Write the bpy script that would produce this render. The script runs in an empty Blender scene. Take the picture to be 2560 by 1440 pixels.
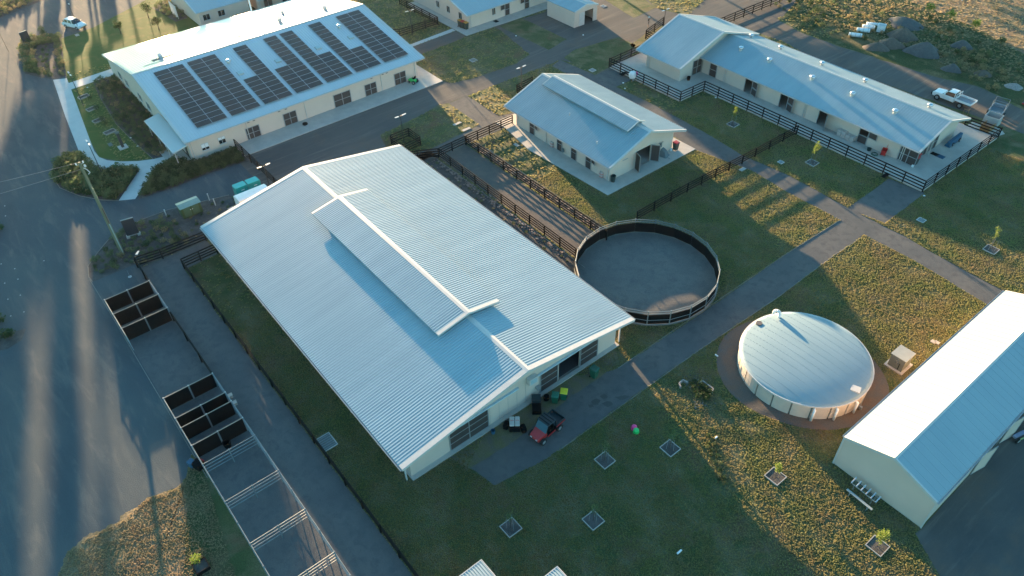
import bpy, bmesh, math, random
import numpy as np
from mathutils import Vector, Matrix
from mathutils.geometry import tessellate_polygon
R = math.radians
random.seed(11); rng = np.random.default_rng(11)
S = bpy.context.scene
C = S.collection

# ------------------------------------------------------------------ camera, sky, sun, exposure
# world frame: +X runs along the long side of the big barn, +Y along its gable, camera 53.4 m above the origin
F_PX, PITCH, ROLL, AZ, H = 1883.99888, 0.738366752, 0.0285516551, -0.910563948, 53.4
def _axes():
    f = np.array([0, math.cos(PITCH), -math.sin(PITCH)]); x = np.array([1., 0, 0]); y = np.cross(f, x)
    Xc = x*math.cos(ROLL)+y*math.sin(ROLL); Yc = -x*math.sin(ROLL)+y*math.cos(ROLL)
    Q = np.array([[math.cos(AZ), math.sin(AZ), 0], [-math.sin(AZ), math.cos(AZ), 0], [0, 0, 1.]])
    return Q@Xc, Q@Yc, Q@f
AX, AY, AF = _axes()
cam = bpy.data.cameras.new('camera'); camo = bpy.data.objects.new('camera', cam); C.objects.link(camo)
cam.sensor_width = 36; cam.lens = F_PX/2560*36; cam.clip_end = 3000; cam.clip_start = 0.5
M = Matrix.Identity(4)
for i in range(3):
    M[i][0] = AX[i]; M[i][1] = -AY[i]; M[i][2] = -AF[i]
M[2][3] = H
camo.matrix_world = M
S.camera = camo
SUN_EL, SUN_AZ = 6.6, 166.0             # direction towards the sun in the world frame
w = bpy.data.worlds.new('World'); S.world = w; w.use_nodes = True
nt = w.node_tree; bg = nt.nodes['Background']; bg.inputs[1].default_value = 0.092
sky = nt.nodes.new('ShaderNodeTexSky'); sky.sky_type = 'NISHITA'; sky.sun_disc = False
sky.sun_elevation = R(SUN_EL); sky.sun_rotation = R(90-SUN_AZ)
sky.altitude = 300; sky.air_density = 1.0; sky.dust_density = 0.6; sky.ozone_density = 1.6
tint = nt.nodes.new('ShaderNodeMix'); tint.data_type = 'RGBA'; tint.blend_type = 'MULTIPLY'; tint.inputs[0].default_value = 1; tint.inputs[7].default_value = (.62, 1.06, 1.14, 1)
nt.links.new(sky.outputs[0], tint.inputs[6]); nt.links.new(tint.outputs[2], bg.inputs[0])
sl = bpy.data.lights.new('sun', 'SUN'); slo = bpy.data.objects.new('sun', sl); C.objects.link(slo)
sl.energy = 5.0; sl.angle = R(0.5); sl.color = (1.0, 0.68, 0.38)
sd = Vector((math.cos(R(SUN_AZ))*math.cos(R(SUN_EL)), math.sin(R(SUN_AZ))*math.cos(R(SUN_EL)), math.sin(R(SUN_EL))))
slo.rotation_euler = sd.to_track_quat('Z', 'Y').to_euler(); slo.location = (-60, 30, 80)
S.view_settings.view_transform = 'Standard'; S.view_settings.look = 'None'
S.view_settings.exposure = 2.7; S.view_settings.gamma = 1.0; S.view_settings.use_curve_mapping = False
S.render.engine = 'CYCLES'

# ------------------------------------------------------------------ geometry from the survey of the site
def ray(px, py):
    return AX*((px-1280)/F_PX)+AY*((py-720)/F_PX)+AF
def at(px, py, z=0.0):                    # point of the place at height z
    d = ray(px, py); t = (z-H)/d[2]; return (float(d[0]*t), float(d[1]*t))
def on_x(px, py, u):                      # point of a wall X = u  ->  (y, z)
    d = ray(px, py); t = u/d[0]; return (float(d[1]*t), float(H+t*d[2]))
def on_y(px, py, v):
    d = ray(px, py); t = v/d[1]; return (float(d[0]*t), float(H+t*d[2]))
def pts(*ps): return [at(*p) for p in ps]

# ------------------------------------------------------------------ materials
MATS = {}
def _rgb(c): return (c[0], c[1], c[2], 1) if not isinstance(c, float) else (c, c, c, 1)
def mat(name, col, rough=.6, metal=0., col2=None, scale=2., amt=.5, bump=0., bscale=20., spec=.5, stretch=(1, 1, 1), detail=5., coat=0., trans=0.):
    if name in MATS: return MATS[name]
    m = bpy.data.materials.new(name); m.use_nodes = True; n = m.node_tree.nodes; l = m.node_tree.links
    b = n['Principled BSDF']; b.inputs['Roughness'].default_value = rough; b.inputs['Metallic'].default_value = metal
    b.inputs['Specular IOR Level'].default_value = spec; b.inputs['Coat Weight'].default_value = coat
    b.inputs['Transmission Weight'].default_value = trans
    g = n.new('ShaderNodeNewGeometry'); mp = n.new('ShaderNodeMapping'); mp.inputs['Scale'].default_value = stretch
    l.new(g.outputs['Position'], mp.inputs[0])
    nz = n.new('ShaderNodeTexNoise'); nz.inputs['Scale'].default_value = scale; nz.inputs['Detail'].default_value = detail; nz.inputs['Roughness'].default_value = .62
    l.new(mp.outputs[0], nz.inputs['Vector'])
    rp = n.new('ShaderNodeMapRange'); rp.inputs[1].default_value = .5-.25/max(amt, .01)*.5; rp.inputs[2].default_value = .5+.25/max(amt, .01)*.5
    rp.inputs[1].default_value = .35; rp.inputs[2].default_value = .65
    l.new(nz.outputs['Fac'], rp.inputs[0])
    mx = n.new('ShaderNodeMix'); mx.data_type = 'RGBA'
    c2 = col2 if col2 is not None else tuple(x*(1-.25*amt) for x in (col if not isinstance(col, float) else (col,)*3))
    mx.inputs[6].default_value = _rgb(col); mx.inputs[7].default_value = _rgb(c2)
    l.new(rp.outputs[0], mx.inputs[0]); l.new(mx.outputs[2], b.inputs['Base Color'])
    if bump > 0:
        nb = n.new('ShaderNodeTexNoise'); nb.inputs['Scale'].default_value = bscale; nb.inputs['Detail'].default_value = 4
        l.new(g.outputs['Position'], nb.inputs['Vector'])
        bp = n.new('ShaderNodeBump'); bp.inputs['Strength'].default_value = min(bump, 1); bp.inputs['Distance'].default_value = .05*max(1, bump)
        l.new(nb.outputs['Fac'], bp.inputs['Height']); l.new(bp.outputs[0], b.inputs['Normal'])
    MATS[name] = m; return m
def layered(name, cols, scales, thr, rough=.95, bump=.6, bscale=6., stretches=None, fine=(14., .25), soft=.08, bdist=.06):
    """base colour cols[0] overlaid by patches of the others, each with its own noise"""
    m = bpy.data.materials.new(name); m.use_nodes = True; n = m.node_tree.nodes; l = m.node_tree.links
    b = n['Principled BSDF']; b.inputs['Roughness'].default_value = rough; b.inputs['Specular IOR Level'].default_value = .15
    g = n.new('ShaderNodeNewGeometry'); cur = None
    for i in range(1, len(cols)):
        mp = n.new('ShaderNodeMapping'); st = (stretches or {}).get(i, ((1, 1, 1), 0)); mp.inputs['Scale'].default_value = st[0]; mp.inputs['Rotation'].default_value[2] = st[1]
        mp.inputs['Location'].default_value = (13.7*i, -7.1*i, 0)
        l.new(g.outputs['Position'], mp.inputs[0])
        nz = n.new('ShaderNodeTexNoise'); nz.inputs['Scale'].default_value = scales[i]; nz.inputs['Detail'].default_value = 6; nz.inputs['Roughness'].default_value = .65
        nz.inputs['Distortion'].default_value = .4
        l.new(mp.outputs[0], nz.inputs['Vector'])
        rp = n.new('ShaderNodeMapRange'); rp.inputs[1].default_value = thr[i]-soft; rp.inputs[2].default_value = thr[i]+soft
        l.new(nz.outputs['Fac'], rp.inputs[0])
        mx = n.new('ShaderNodeMix'); mx.data_type = 'RGBA'
        if cur is None: mx.inputs[6].default_value = _rgb(cols[0])
        else: l.new(cur, mx.inputs[6])
        mx.inputs[7].default_value = _rgb(cols[i]); l.new(rp.outputs[0], mx.inputs[0]); cur = mx.outputs[2]
    nf = n.new('ShaderNodeTexNoise'); nf.inputs['Scale'].default_value = fine[0]; nf.inputs['Detail'].default_value = 5
    l.new(g.outputs['Position'], nf.inputs['Vector'])
    r2 = n.new('ShaderNodeMapRange'); r2.inputs[1].default_value = .3; r2.inputs[2].default_value = .7; r2.inputs[3].default_value = 1-fine[1]; r2.inputs[4].default_value = 1+fine[1]
    l.new(nf.outputs['Fac'], r2.inputs[0])
    hs = n.new('ShaderNodeHueSaturation'); l.new(cur, hs.inputs['Color']); l.new(r2.outputs[0], hs.inputs['Value'])
    l.new(hs.outputs[0], b.inputs['Base Color'])
    nb = n.new('ShaderNodeTexNoise'); nb.inputs['Scale'].default_value = bscale; nb.inputs['Detail'].default_value = 6; nb.inputs['Roughness'].default_value = .7
    l.new(g.outputs['Position'], nb.inputs['Vector'])
    bp = n.new('ShaderNodeBump'); bp.inputs['Strength'].default_value = bump; bp.inputs['Distance'].default_value = bdist
    l.new(nb.outputs['Fac'], bp.inputs['Height']); l.new(bp.outputs[0], b.inputs['Normal'])
    MATS[name] = m; return m
GRASS_COLS = [(.085, .10, .042), (.05, .08, .03), (.155, .14, .08), (.15, .09, .055)]
GRASS_SC = [0, .16, .35, .22]; GRASS_TH = [0, .52, .55, .62]
def translucent(m, f=.45):
    n = m.node_tree.nodes; l = m.node_tree.links; b = n['Principled BSDF']; out = [x for x in n if x.type == 'OUTPUT_MATERIAL'][0]
    t = n.new('ShaderNodeBsdfTranslucent'); mx = n.new('ShaderNodeMixShader'); mx.inputs[0].default_value = f
    src = b.inputs['Base Color'].links[0].from_socket; l.new(src, t.inputs[0]); l.new(b.outputs[0], mx.inputs[1]); l.new(t.outputs[0], mx.inputs[2]); l.new(mx.outputs[0], out.inputs[0]); return m
M_GRASS = layered('grass_ground', GRASS_COLS, GRASS_SC, GRASS_TH, bump=1., bscale=9, fine=(9., .3), soft=.1, bdist=.16)
M_LAWN = layered('kept_lawn', [(.068, .105, .026), (.05, .092, .02), (.12, .12, .04)], [0, .3, .5], [0, .5, .6], bump=.4, bscale=10, fine=(12., .2), soft=.12)
M_DRY = layered('dry_grass', [(.25, .19, .115), (.16, .13, .07), (.19, .13, .085)], [0, .5, .25], [0, .5, .55], bump=1., bscale=8, fine=(6., .3), bdist=.16)
M_SCRUB = layered('scrub_ground', [(.05, .068, .026), (.12, .095, .048), (.035, .055, .02), (.15, .12, .06)], [0, .12, .3, .5], [0, .55, .52, .62], bump=1., bscale=2.5, fine=(5., .4))
M_GRAVEL = layered('gravel', [(.068, .085, .093), (.085, .098, .10), (.055, .07, .08), (.115, .12, .115)], [0, .07, .14, .6], [0, .5, .55, .60], bump=.5, bscale=11, fine=(16., .24),
                   stretches={3: ((.28, 1.3, 1), R(-28)), 2: ((.4, 1, 1), R(-10))}, soft=.09)
M_ROAD = layered('packed_road', [(.105, .098, .09), (.15, .105, .075), (.08, .078, .076), (.155, .138, .12)], [0, .1, .2, .9], [0, .6, .55, .62], bump=.3, bscale=14, fine=(22., .12),
                 stretches={3: ((1.5, .09, 1), R(6)), 2: ((1, .4, 1), 0)}, soft=.1)
M_LANE = layered('fine_gravel', [(.098, .098, .096), (.12, .115, .108), (.08, .08, .08)], [0, .25, 1.2], [0, .5, .58], bump=.4, bscale=12, fine=(18., .13), soft=.1)
M_SAND = layered('arena_sand', [(.098, .098, .098), (.115, .112, .108), (.088, .088, .09)], [0, .3, 1.2], [0, .5, .55], bump=.35, bscale=7, fine=(12., .1))
M_LANE2 = layered('brown_lane_gravel', [(.125, .105, .092), (.105, .095, .088), (.145, .12, .10)], [0, .3, 1.1], [0, .5, .56], bump=.4, bscale=9, fine=(16., .15), soft=.1)
M_ARENA = layered('arena_floor', [(.13, .122, .113), (.15, .138, .125), (.112, .107, .102)], [0, .25, .9], [0, .5, .56], bump=.5, bscale=4.5, fine=(9., .14), soft=.1)
M_MULCH = layered('mulch', [(.088, .082, .078), (.065, .06, .056), (.12, .11, .10)], [0, .6, 1.5], [0, .5, .6], bump=.8, bscale=9, fine=(20., .3))
M_DIRT = layered('red_dirt', [(.105, .09, .078), (.13, .09, .068), (.095, .09, .085)], [0, .25, .8], [0, .52, .55], bump=.6, bscale=6, fine=(14., .25))
CONC = mat('concrete', (.44, .40, .355), .8, col2=(.36, .335, .30), scale=.7, bump=.15, bscale=30)
CONC2 = mat('path_concrete', (.5, .48, .45), .8, col2=(.43, .42, .4), scale=.6, bump=.1, bscale=30)
ROOF = mat('zinc_white_roof', (.29, .345, .36), .5, 0., col2=(.26, .32, .34), scale=.5, stretch=(1, .15, 1), spec=.6)
ROOF_V = mat('zinc_white_roof_long', (.27, .355, .385), .62, 0., col2=(.235, .32, .35), scale=.6, stretch=(1.2, .12, 1), spec=.12)
ROOF_U = mat('zinc_white_roof_cross', (.26, .33, .345), .40, 0., col2=(.235, .305, .325), scale=.5, stretch=(.12, 1.2, 1), spec=.8)
TRIM = mat('pale_trim', (.5, .48, .45), .5, col2=(.45, .43, .41))
CREAM = mat('cream_wall', (.62, .49, .40), .6, col2=(.58, .46, .375), scale=.5, amt=.5)
CREAM2 = mat('cream_wall_panel', (.57, .46, .385), .55, col2=(.53, .43, .36), scale=.4)
GUTTER = mat('gutter_steel', (.52, .5, .48), .4)
FRAME = mat('galvanised_frame', (.36, .38, .39), .42, .5, col2=(.3, .32, .33))
MESHM = mat('dark_brown_mesh', (.052, .042, .04), .6, col2=(.043, .035, .034), scale=6)
BLACKP = mat('black_painted_timber', (.006, .006, .006), .7, col2=(.011, .010, .009), scale=3, spec=.2)
BLACK = mat('black_rubber_cloth', (.0035, .0045, .005), .9, col2=(.007, .008, .009), scale=4, spec=.15)
GLASS = mat('dark_glass', (.02, .026, .03), .1, spec=.8)
PIPE = mat('galvanised_pipe', (.17, .2, .21), .55, .1, col2=(.13, .155, .165))
STEEL = mat('bright_steel', (.6, .62, .64), .25, .8)
WHITEP = mat('white_paint', (.72, .73, .72), .4, col2=(.66, .67, .66), scale=3)
TANKC = mat('tank_concrete', (.5, .43, .36), .7, col2=(.43, .37, .32), scale=.8, bump=.1)
TANKR = mat('tank_roof', (.24, .32, .345), .5, col2=(.215, .295, .32), scale=.7, stretch=(.25, 1.4, 1), spec=.2)
SOLAR = mat('solar_cell', (.020, .016, .017), .4, col2=(.028, .02, .02), scale=3, spec=.22)
ALU = mat('panel_frame', (.5, .52, .54), .35, .6)
RED = mat('red_plastic', (.5, .03, .025), .4); REDP = mat('red_paint', (.42, .022, .022), .3, coat=.4)
GREENB = mat('green_bin', (.012, .1, .06), .45); YELLOW = mat('yellow_lid', (.68, .56, .03), .45)
DARKG = mat('dark_bin', (.03, .05, .045), .5); ORANGE = mat('orange_lid', (.6, .26, .03), .5)
TEAL = mat('teal_skip', (.01, .3, .27), .45, col2=(.008, .24, .22), scale=2)
KHAKI = mat('khaki_green', (.055, .085, .03), .55, col2=(.045, .07, .026)); KHAKIR = mat('pale_green_metal', (.22, .3, .26), .4)
TIMB = mat('weathered_timber', (.17, .16, .1), .8, col2=(.12, .125, .075), scale=3, stretch=(8, 8, .6))
PALET = mat('pale_sleeper', (.42, .38, .34), .8, col2=(.33, .3, .27), scale=4)
BARK = mat('bark', (.12, .09, .065), .9, col2=(.08, .06, .045), scale=8)
LEAFY = mat('bright_leaf', (.2, .25, .04), .6, col2=(.12, .19, .03), scale=2)
LEAFG = mat('green_leaf', (.05, .085, .025), .65, col2=(.03, .06, .02), scale=1.5)
LEAFS = mat('shrub_leaf', (.11, .15, .06), .7, col2=(.07, .105, .045), scale=1.2)
LEAFO = mat('olive_leaf', (.14, .165, .065), .7, col2=(.09, .115, .045), scale=1.)
LEAFD = mat('dry_leaf', (.3, .23, .12), .8, col2=(.2, .17, .08), scale=1.5)
for _m in (LEAFY, LEAFG, LEAFS, LEAFO, LEAFD): translucent(_m)
PILE1 = mat('grey_aggregate', (.10, .098, .095), .95, col2=(.075, .075, .075), scale=3, bump=1., bscale=12)
PILE2 = mat('brown_aggregate', (.13, .1, .08), .95, col2=(.09, .075, .06), scale=3, bump=1., bscale=12)
PINK = mat('pink_plastic', (.8, .05, .22), .4); GREENT = mat('green_plastic', (.02, .5, .12), .4)
BAGM = mat('feed_bag', (.5, .42, .38), .7, col2=(.42, .34, .3), scale=5); BAGR = mat('bag_red_print', (.55, .14, .12), .6)
BLUEC = mat('blue_cover', (.02, .09, .16), .7); GREYC = mat('grey_cover', (.12, .15, .16), .7, bump=.5, bscale=5)
SKIN = mat('skin', (.45, .28, .2), .5); CLOTHB = mat('black_shirt', (.012, .012, .014), .8); SHORTS = mat('tan_shorts', (.3, .22, .17), .8); HATM = mat('pale_hat', (.6, .57, .5), .8)
TYRE = mat('tyre', (.012, .012, .013), .8); WOODO = mat('orange_timber', (.33, .19, .08), .7, col2=(.25, .14, .06), scale=6)
ROCK = mat('pale_rock', (.3, .27, .25), .9, col2=(.2, .18, .17), scale=5, bump=.5)
HEADL = mat('lamp_lens', (.6, .6, .58), .2)

# ------------------------------------------------------------------ mesh helpers
class MB:
    def __init__(s, o=(0, 0, 0)): s.v = []; s.f = []; s.m = []; s.o = Vector(o); s.sm = False
    def add(s, vs, fs, mi=0):
        b = len(s.v); s.v += [tuple(Vector(p)-s.o) for p in vs]; s.f += [tuple(b+i for i in f) for f in fs]; s.m += [mi]*len(fs); return s
    def box(s, c, d, rz=0., mi=0, rot=None):
        hx, hy, hz = d[0]/2, d[1]/2, d[2]/2
        q = rot if rot is not None else Matrix.Rotation(rz, 3, 'Z')
        vs = [Vector(c)+q@Vector((x*hx, y*hy, z*hz)) for x in (-1, 1) for y in (-1, 1) for z in (-1, 1)]
        return s.add(vs, [(0, 1, 3, 2), (4, 6, 7, 5), (0, 4, 5, 1), (2, 3, 7, 6), (0, 2, 6, 4), (1, 5, 7, 3)], mi)
    def quad(s, p, th=.04, mi=0, d=(0, 0, -1)):
        d = Vector(d)*th; a = [Vector(x) for x in p]; n = len(a); vs = a+[x+d for x in a]
        fs = [tuple(range(n)), tuple(range(2*n-1, n-1, -1))]+[(i, i+n, (i+1) % n+n, (i+1) % n) for i in range(n)]
        return s.add(vs, fs, mi)
    def tube(s, a, b, r0, r1=None, k=8, mi=0, cap=True):
        r1 = r0 if r1 is None else r1; a = Vector(a); b = Vector(b); d = (b-a)
        if d.length < 1e-6: return s
        d.normalize(); x = d.orthogonal().normalized(); y = d.cross(x)
        vs = [a+(x*math.cos(2*math.pi*i/k)+y*math.sin(2*math.pi*i/k))*r0 for i in range(k)]+[b+(x*math.cos(2*math.pi*i/k)+y*math.sin(2*math.pi*i/k))*r1 for i in range(k)]
        fs = [(i, (i+1) % k, (i+1) % k+k, i+k) for i in range(k)]
        if cap: fs += [tuple(range(k-1, -1, -1)), tuple(range(k, 2*k))]
        return s.add(vs, fs, mi)
    def path(s, ps, r, k=8, mi=0):
        for a, b in zip(ps[:-1], ps[1:]): s.tube(a, b, r, r, k, mi)
        return s
    def lathe(s, c, prof, k=16, mi=0, sx=1, sy=1):
        vs = []; fs = []; n = len(prof)
        for i in range(k):
            a = 2*math.pi*i/k
            for r, z in prof: vs.append((c[0]+r*math.cos(a)*sx, c[1]+r*math.sin(a)*sy, c[2]+z))
        for i in range(k):
            j = (i+1) % k
            for q in range(n-1): fs.append((i*n+q, j*n+q, j*n+q+1, i*n+q+1))
        fs.append(tuple(i*n+n-1 for i in range(k))); fs.append(tuple(i*n for i in range(k-1, -1, -1)))
        return s.add(vs, fs, mi)
    def build(s, name, mats, parent=None, smooth=False):
        me = bpy.data.meshes.new(name); me.from_pydata(s.v, [], s.f)
        for m in (mats if isinstance(mats, (list, tuple)) else [mats]): me.materials.append(m)
        if isinstance(mats, (list, tuple)) and len(mats) > 1: me.polygons.foreach_set('material_index', s.m)
        if smooth: me.polygons.foreach_set('use_smooth', [True]*len(me.polygons))
        me.update()
        o = bpy.data.objects.new(name, me); C.objects.link(o)
        if parent is not None: o.parent = parent
        return o
def tag(o, label=None, cat=None, group=None, kind=None):
    if label: o['label'] = label
    if cat: o['category'] = cat
    if group: o['group'] = group
    if kind: o['kind'] = kind
    return o
def thing(name, label, cat, loc=(0, 0, 0), rz=0., group=None):
    o = bpy.data.objects.new(name, None); C.objects.link(o); o.location = loc; o.rotation_euler = (0, 0, rz); o.empty_display_size = .3
    return tag(o, label, cat, group)
def copy_tree(o, parent=None):
    c = o.copy(); C.objects.link(c); c.parent = parent
    for ch in list(o.children): copy_tree(ch, c)
    return c
_cubes = {}
def cube_mesh(m):
    if m.name not in _cubes:
        b = MB(); b.box((0, 0, 0), (1, 1, 1)); me = bpy.data.meshes.new('unit_block'); me.from_pydata(b.v, [], b.f); me.materials.append(m); _cubes[m.name] = me
    return _cubes[m.name]
def blk(name, c, d, m, parent=None, rz=0., rot=None):       # a block part sharing one mesh per material
    o = bpy.data.objects.new(name, cube_mesh(m)); C.objects.link(o); o.parent = parent
    o.location = c; o.scale = d; o.rotation_euler = (0, 0, rz)
    if rot is not None: o.rotation_euler = rot
    return o
def beam(name, a, b, w_, h_, m, parent=None):                # block between two points
    a = Vector(a); b = Vector(b); d = b-a
    q = d.to_track_quat('X', 'Z').to_euler()
    return blk(name, (a+b)/2, (d.length, w_, h_), m, parent, rot=q)
_tub = {}
def pipe(name, a, b, r, m, parent=None, k=8):
    key = (m.name, k)
    if key not in _tub:
        t = MB(); t.tube((-.5, 0, 0), (.5, 0, 0), 1, 1, k); me = bpy.data.meshes.new('unit_pipe'); me.from_pydata(t.v, [], t.f); me.materials.append(m); _tub[key] = me
    a = Vector(a); b = Vector(b); d = b-a
    o = bpy.data.objects.new(name, _tub[key]); C.objects.link(o); o.parent = parent
    o.location = (a+b)/2; o.scale = (d.length, r, r); o.rotation_euler = d.to_track_quat('X', 'Z').to_euler(); return o

# ------------------------------------------------------------------ ground sheets
HARD = []
def in_poly(P, poly):
    x, y = P[:, 0], P[:, 1]; c = np.zeros(len(P), bool); n = len(poly)
    for i in range(n):
        x1, y1 = poly[i]; x2, y2 = poly[(i+1) % n]
        if y1 == y2: continue
        k = ((y1 > y) != (y2 > y)) & (x < (x2-x1)*(y-y1)/(y2-y1)+x1); c ^= k
    return c
def sheet(name, poly, z, m, jit=.08, hard=True, kind='structure', step=.7):
    out = []; n = len(poly); off = 0
    for i in range(n):
        a = Vector(poly[i]); b = Vector(poly[(i+1) % n]); L = (b-a).length; k = max(1, int(L/step)) if jit > 0 else 1
        k = min(k, 160); d = (b-a).normalized() if L > 0 else Vector((1, 0)); nn = Vector((-d.y, d.x))
        for j in range(k):
            off = off*.7+random.uniform(-1, 1)*jit*.6
            q = a.lerp(b, j/k)+nn*(off if j else 0); out.append((q.x, q.y, z))
    me = bpy.data.meshes.new(name); me.from_pydata(out, [], [tuple(range(len(out)))]); me.materials.append(m); me.update()
    if me.polygons[0].normal.z < 0: me.flip_normals()
    o = bpy.data.objects.new(name, me); C.objects.link(o); tag(o, kind=kind)
    if hard: HARD.append([tuple(p) for p in poly])
    return o
def rect(u0, u1, v0, v1): return [(u0, v0), (u1, v0), (u1, v1), (u0, v1)]
def slab(name, poly, z, m, hard=True):
    b = MB(); b.quad([(p[0], p[1], z) for p in poly], z+.15); o = b.build(name, m); tag(o, kind='structure')
    if hard: HARD.append([tuple(p) for p in poly])
    return o
G = MB(); G.add([(-760, -600, 0), (540, -600, 0), (540, 700, 0), (-760, 700, 0)], [(0, 1, 2, 3)])
tag(G.build('ground', M_GRASS), kind='structure')
sheet('gravel_yard', pts((-1200, -200), (400, -200), (380, -8), (235, 68), (152, 97), (168, 200), (300, 420), (590, 372))+[(-91.9, 28), (-75, 28), (-75.5, 6.6), (-70.4, 6.6), (-44, 6.6)]
      + pts((505, 1160), (478, 1135), (467, 1190), (447, 1217), (367, 1247), (300, 1307), (217, 1347), (167, 1383), (130, 1480), (0, 1620), (-900, 1800)), .004, M_GRAVEL, .12)
sheet('gravel_road', [(-91.9, 24), (-89.2, 24)]+pts((1107, 203), (1130, 208), (1180, 197), (1290, 160), (1325, 137), (1250, 75), (1230, 66), (1365, 30), (1380, -60), (1560, -60), (1640, 20), (1720, 40), (1840, -80), (2100, -120), (1960, 40), (1850, 70))
      + [(-74, 104)]+pts((1665, 100), (1610, 118), (1530, 168), (1487, 190), (1440, 160), (1400, 150), (1320, 180), (1215, 222), (1168, 240), (1122, 258), (1097, 262), (1060, 285), (950, 337))+[(-75, 40), (-75, 24)], .006, M_ROAD, .15)
# lane round the stables and the path across the lawn
sheet('stable_lane', pts((1400, 150), (1487, 188), (1540, 217), (1640, 265), (1760, 330), (1850, 385), (1975, 440), (2130, 525), (2200, 560), (2260, 590), (2400, 670), (2600, 775), (2660, 900), (2480, 770), (2400, 720), (2300, 660), (2160, 586), (2105, 552), (1960, 476), (1880, 427), (1735, 374), (1600, 290), (1480, 222), (1380, 165)), .009, M_LANE, .1)
sheet('gate_apron', pts((1455, 205), (1487, 188), (1530, 170), (1578, 200), (1540, 217), (1500, 235)), .012, M_LANE, .05)
sheet('cross_path', [(-31.1, 39.9), (-31.1, 50), (-31.2, 62), (-30.9, 73.5), (-27.6, 74), (-27.8, 66), (-27.6, 56), (-27.9, 44), (-27.9, 34), (-27.9, 24.3), (-28.6, 19.8), (-31.4, 19.2), (-32.4, 21), (-33.5, 22.6), (-33.5, 32), (-31.3, 36)], .012, M_LANE, .09)
sheet('gate_path', pts((2118, 522), (2222, 446), (2312, 482), (2212, 558)), .013, M_LANE, .06)
sheet('barn_threshold', [(-33.6, 18.6), (-31.2, 18.9), (-31.0, 24), (-31.6, 31), (-31.5, 37), (-33.6, 38.6)], .016, layered('trodden_dirt', [(.15, .125, .08), (.12, .115, .055), (.12, .105, .09)], [0, .5, .8], [0, .5, .55], bump=.4), .12, hard=False)
for q in [[(1478, 1004), (1490, 996), (1502, 1000), (1496, 1012), (1484, 1013)], [(1500, 990), (1512, 985), (1520, 992), (1508, 998)], [(1504, 1008), (1520, 1003), (1532, 1010), (1518, 1018)], [(1536, 994), (1560, 988), (1575, 992), (1552, 1000)], [(1470, 1012), (1480, 1010), (1484, 1018), (1474, 1020)]]:
    sheet('wet_patch', pts(*q), .020, mat('wet_soil', (.045, .045, .04), .6), .09, hard=False, step=.15)
sheet('sand_track', [(-75.4, 6.6), (-71.9, 6.6), (-44, 6.58), (-10, 6.6), (-10, 10.35), (-71.9, 10.45), (-72.1, 14.3), (-75.2, 14.3)], .008, M_SAND, .03)
sheet('yard_floor', [(-71.0, 2.0), (-10, 2.0), (-10, 6.6), (-71, 6.6)], .010, M_SAND, .03)
sheet('paddock_lane', [(-72.3, 44.6), (-45.6, 44.4), (-45.4, 49.1), (-72.3, 49.1)], .010, M_LANE2, .04)
sheet('rear_path', pts((985, 415), (1045, 388), (1133, 345), (1197, 313), (1247, 291), (1285, 282), (1280, 312), (1165, 362), (1040, 420)), .009, M_LANE, .06)
sheet('cross_strip', pts((1122, 258), (1168, 240), (1247, 290), (1285, 282), (1290, 300), (1197, 313)), .011, M_LANE, .04)
sheet('barn_garden_bed', [(-73, 40.2), (-43.6, 40.2), (-43.6, 44.2), (-73, 44.2)], .012, M_MULCH, .05)
sheet('rock_strip', [(-72, 49.3), (-46.5, 49.3), (-46.5, 50.5), (-72, 50.5)], .013, M_MULCH, .12)
sheet('barn_side_path', [(-75, 39.9), (-72, 39.9), (-72, 44.6), (-75, 44.6)], .009, M_LANE, .0)
sheet('round_yard_floor', [(-38.69+7.5*math.cos(a), 48.09+7.5*math.sin(a)) for a in np.linspace(0, 2*math.pi, 64, endpoint=False)], .014, M_ARENA, 0)
sheet('tank_surround', [(-20.2+(7.35+.5*math.sin(2*a))*math.cos(a), 49.5+(7.35+.4*math.cos(3*a))*math.sin(a)) for a in np.linspace(0, 2*math.pi, 40, endpoint=False)], .010, M_DIRT, .1)
sheet('machinery_yard', [(-4.66, 42.0), (-2.2, 40.5), (1.2, 38.5), (6, 36), (60, 30), (60, 110), (-4.5, 110), (-4.66, 69.3)], .008, M_ROAD, .1)
sheet('upper_track', pts((1840, 62), (1960, 105), (2070, 165), (2200, 205), (2330, 250), (2440, 290), (2560, 335), (2700, 400), (2700, 300), (2560, 275), (2440, 215), (2330, 190), (2200, 150), (2100, 118), (2000, 80), (1900, 20)), .007, M_ROAD, .25, step=1.2)
sheet('scrub_field', pts((1900, 15), (2000, 76), (2100, 115), (2200, 148), (2330, 186), (2440, 210), (2560, 270), (2800, 350), (3600, 200), (2000, -300), (1800, -120)), .0045, M_SCRUB, .3, hard=False)
sheet('dry_paddock', pts((2200, -60), (2280, 5), (2380, 45), (2470, 85), (2560, 135), (3000, 320), (3400, 100), (2300, -250)), .009, M_DRY, .3, hard=False)
for i, q in enumerate([[(1065, 170), (1058, 132), (1140, 100), (1184, 83), (1214, 77), (1322, 137), (1290, 160), (1180, 196), (1130, 208), (1105, 203)], [(1248, 66), (1305, 46), (1418, 98), (1372, 125)],
                       [(1410, 145), (1440, 123), (1547, 93), (1590, 113), (1527, 167), (1487, 188)], [(1480, -20), (1585, 45), (1640, 20), (1560, -40)],
                       [(1168, 240), (1215, 222), (1290, 200), (1345, 180), (1350, 200), (1300, 255), (1278, 282), (1247, 289)], [(950, 337), (1060, 285), (1097, 262), (1122, 258), (1197, 312), (1133, 343), (1033, 388), (985, 412)],
                       [(1575, 112), (1612, 85), (1660, 62), (1700, 100), (1600, 130)]]):
    sheet('grass_patch', pts(*q), .0165, M_GRASS, .12, hard=False)
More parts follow.
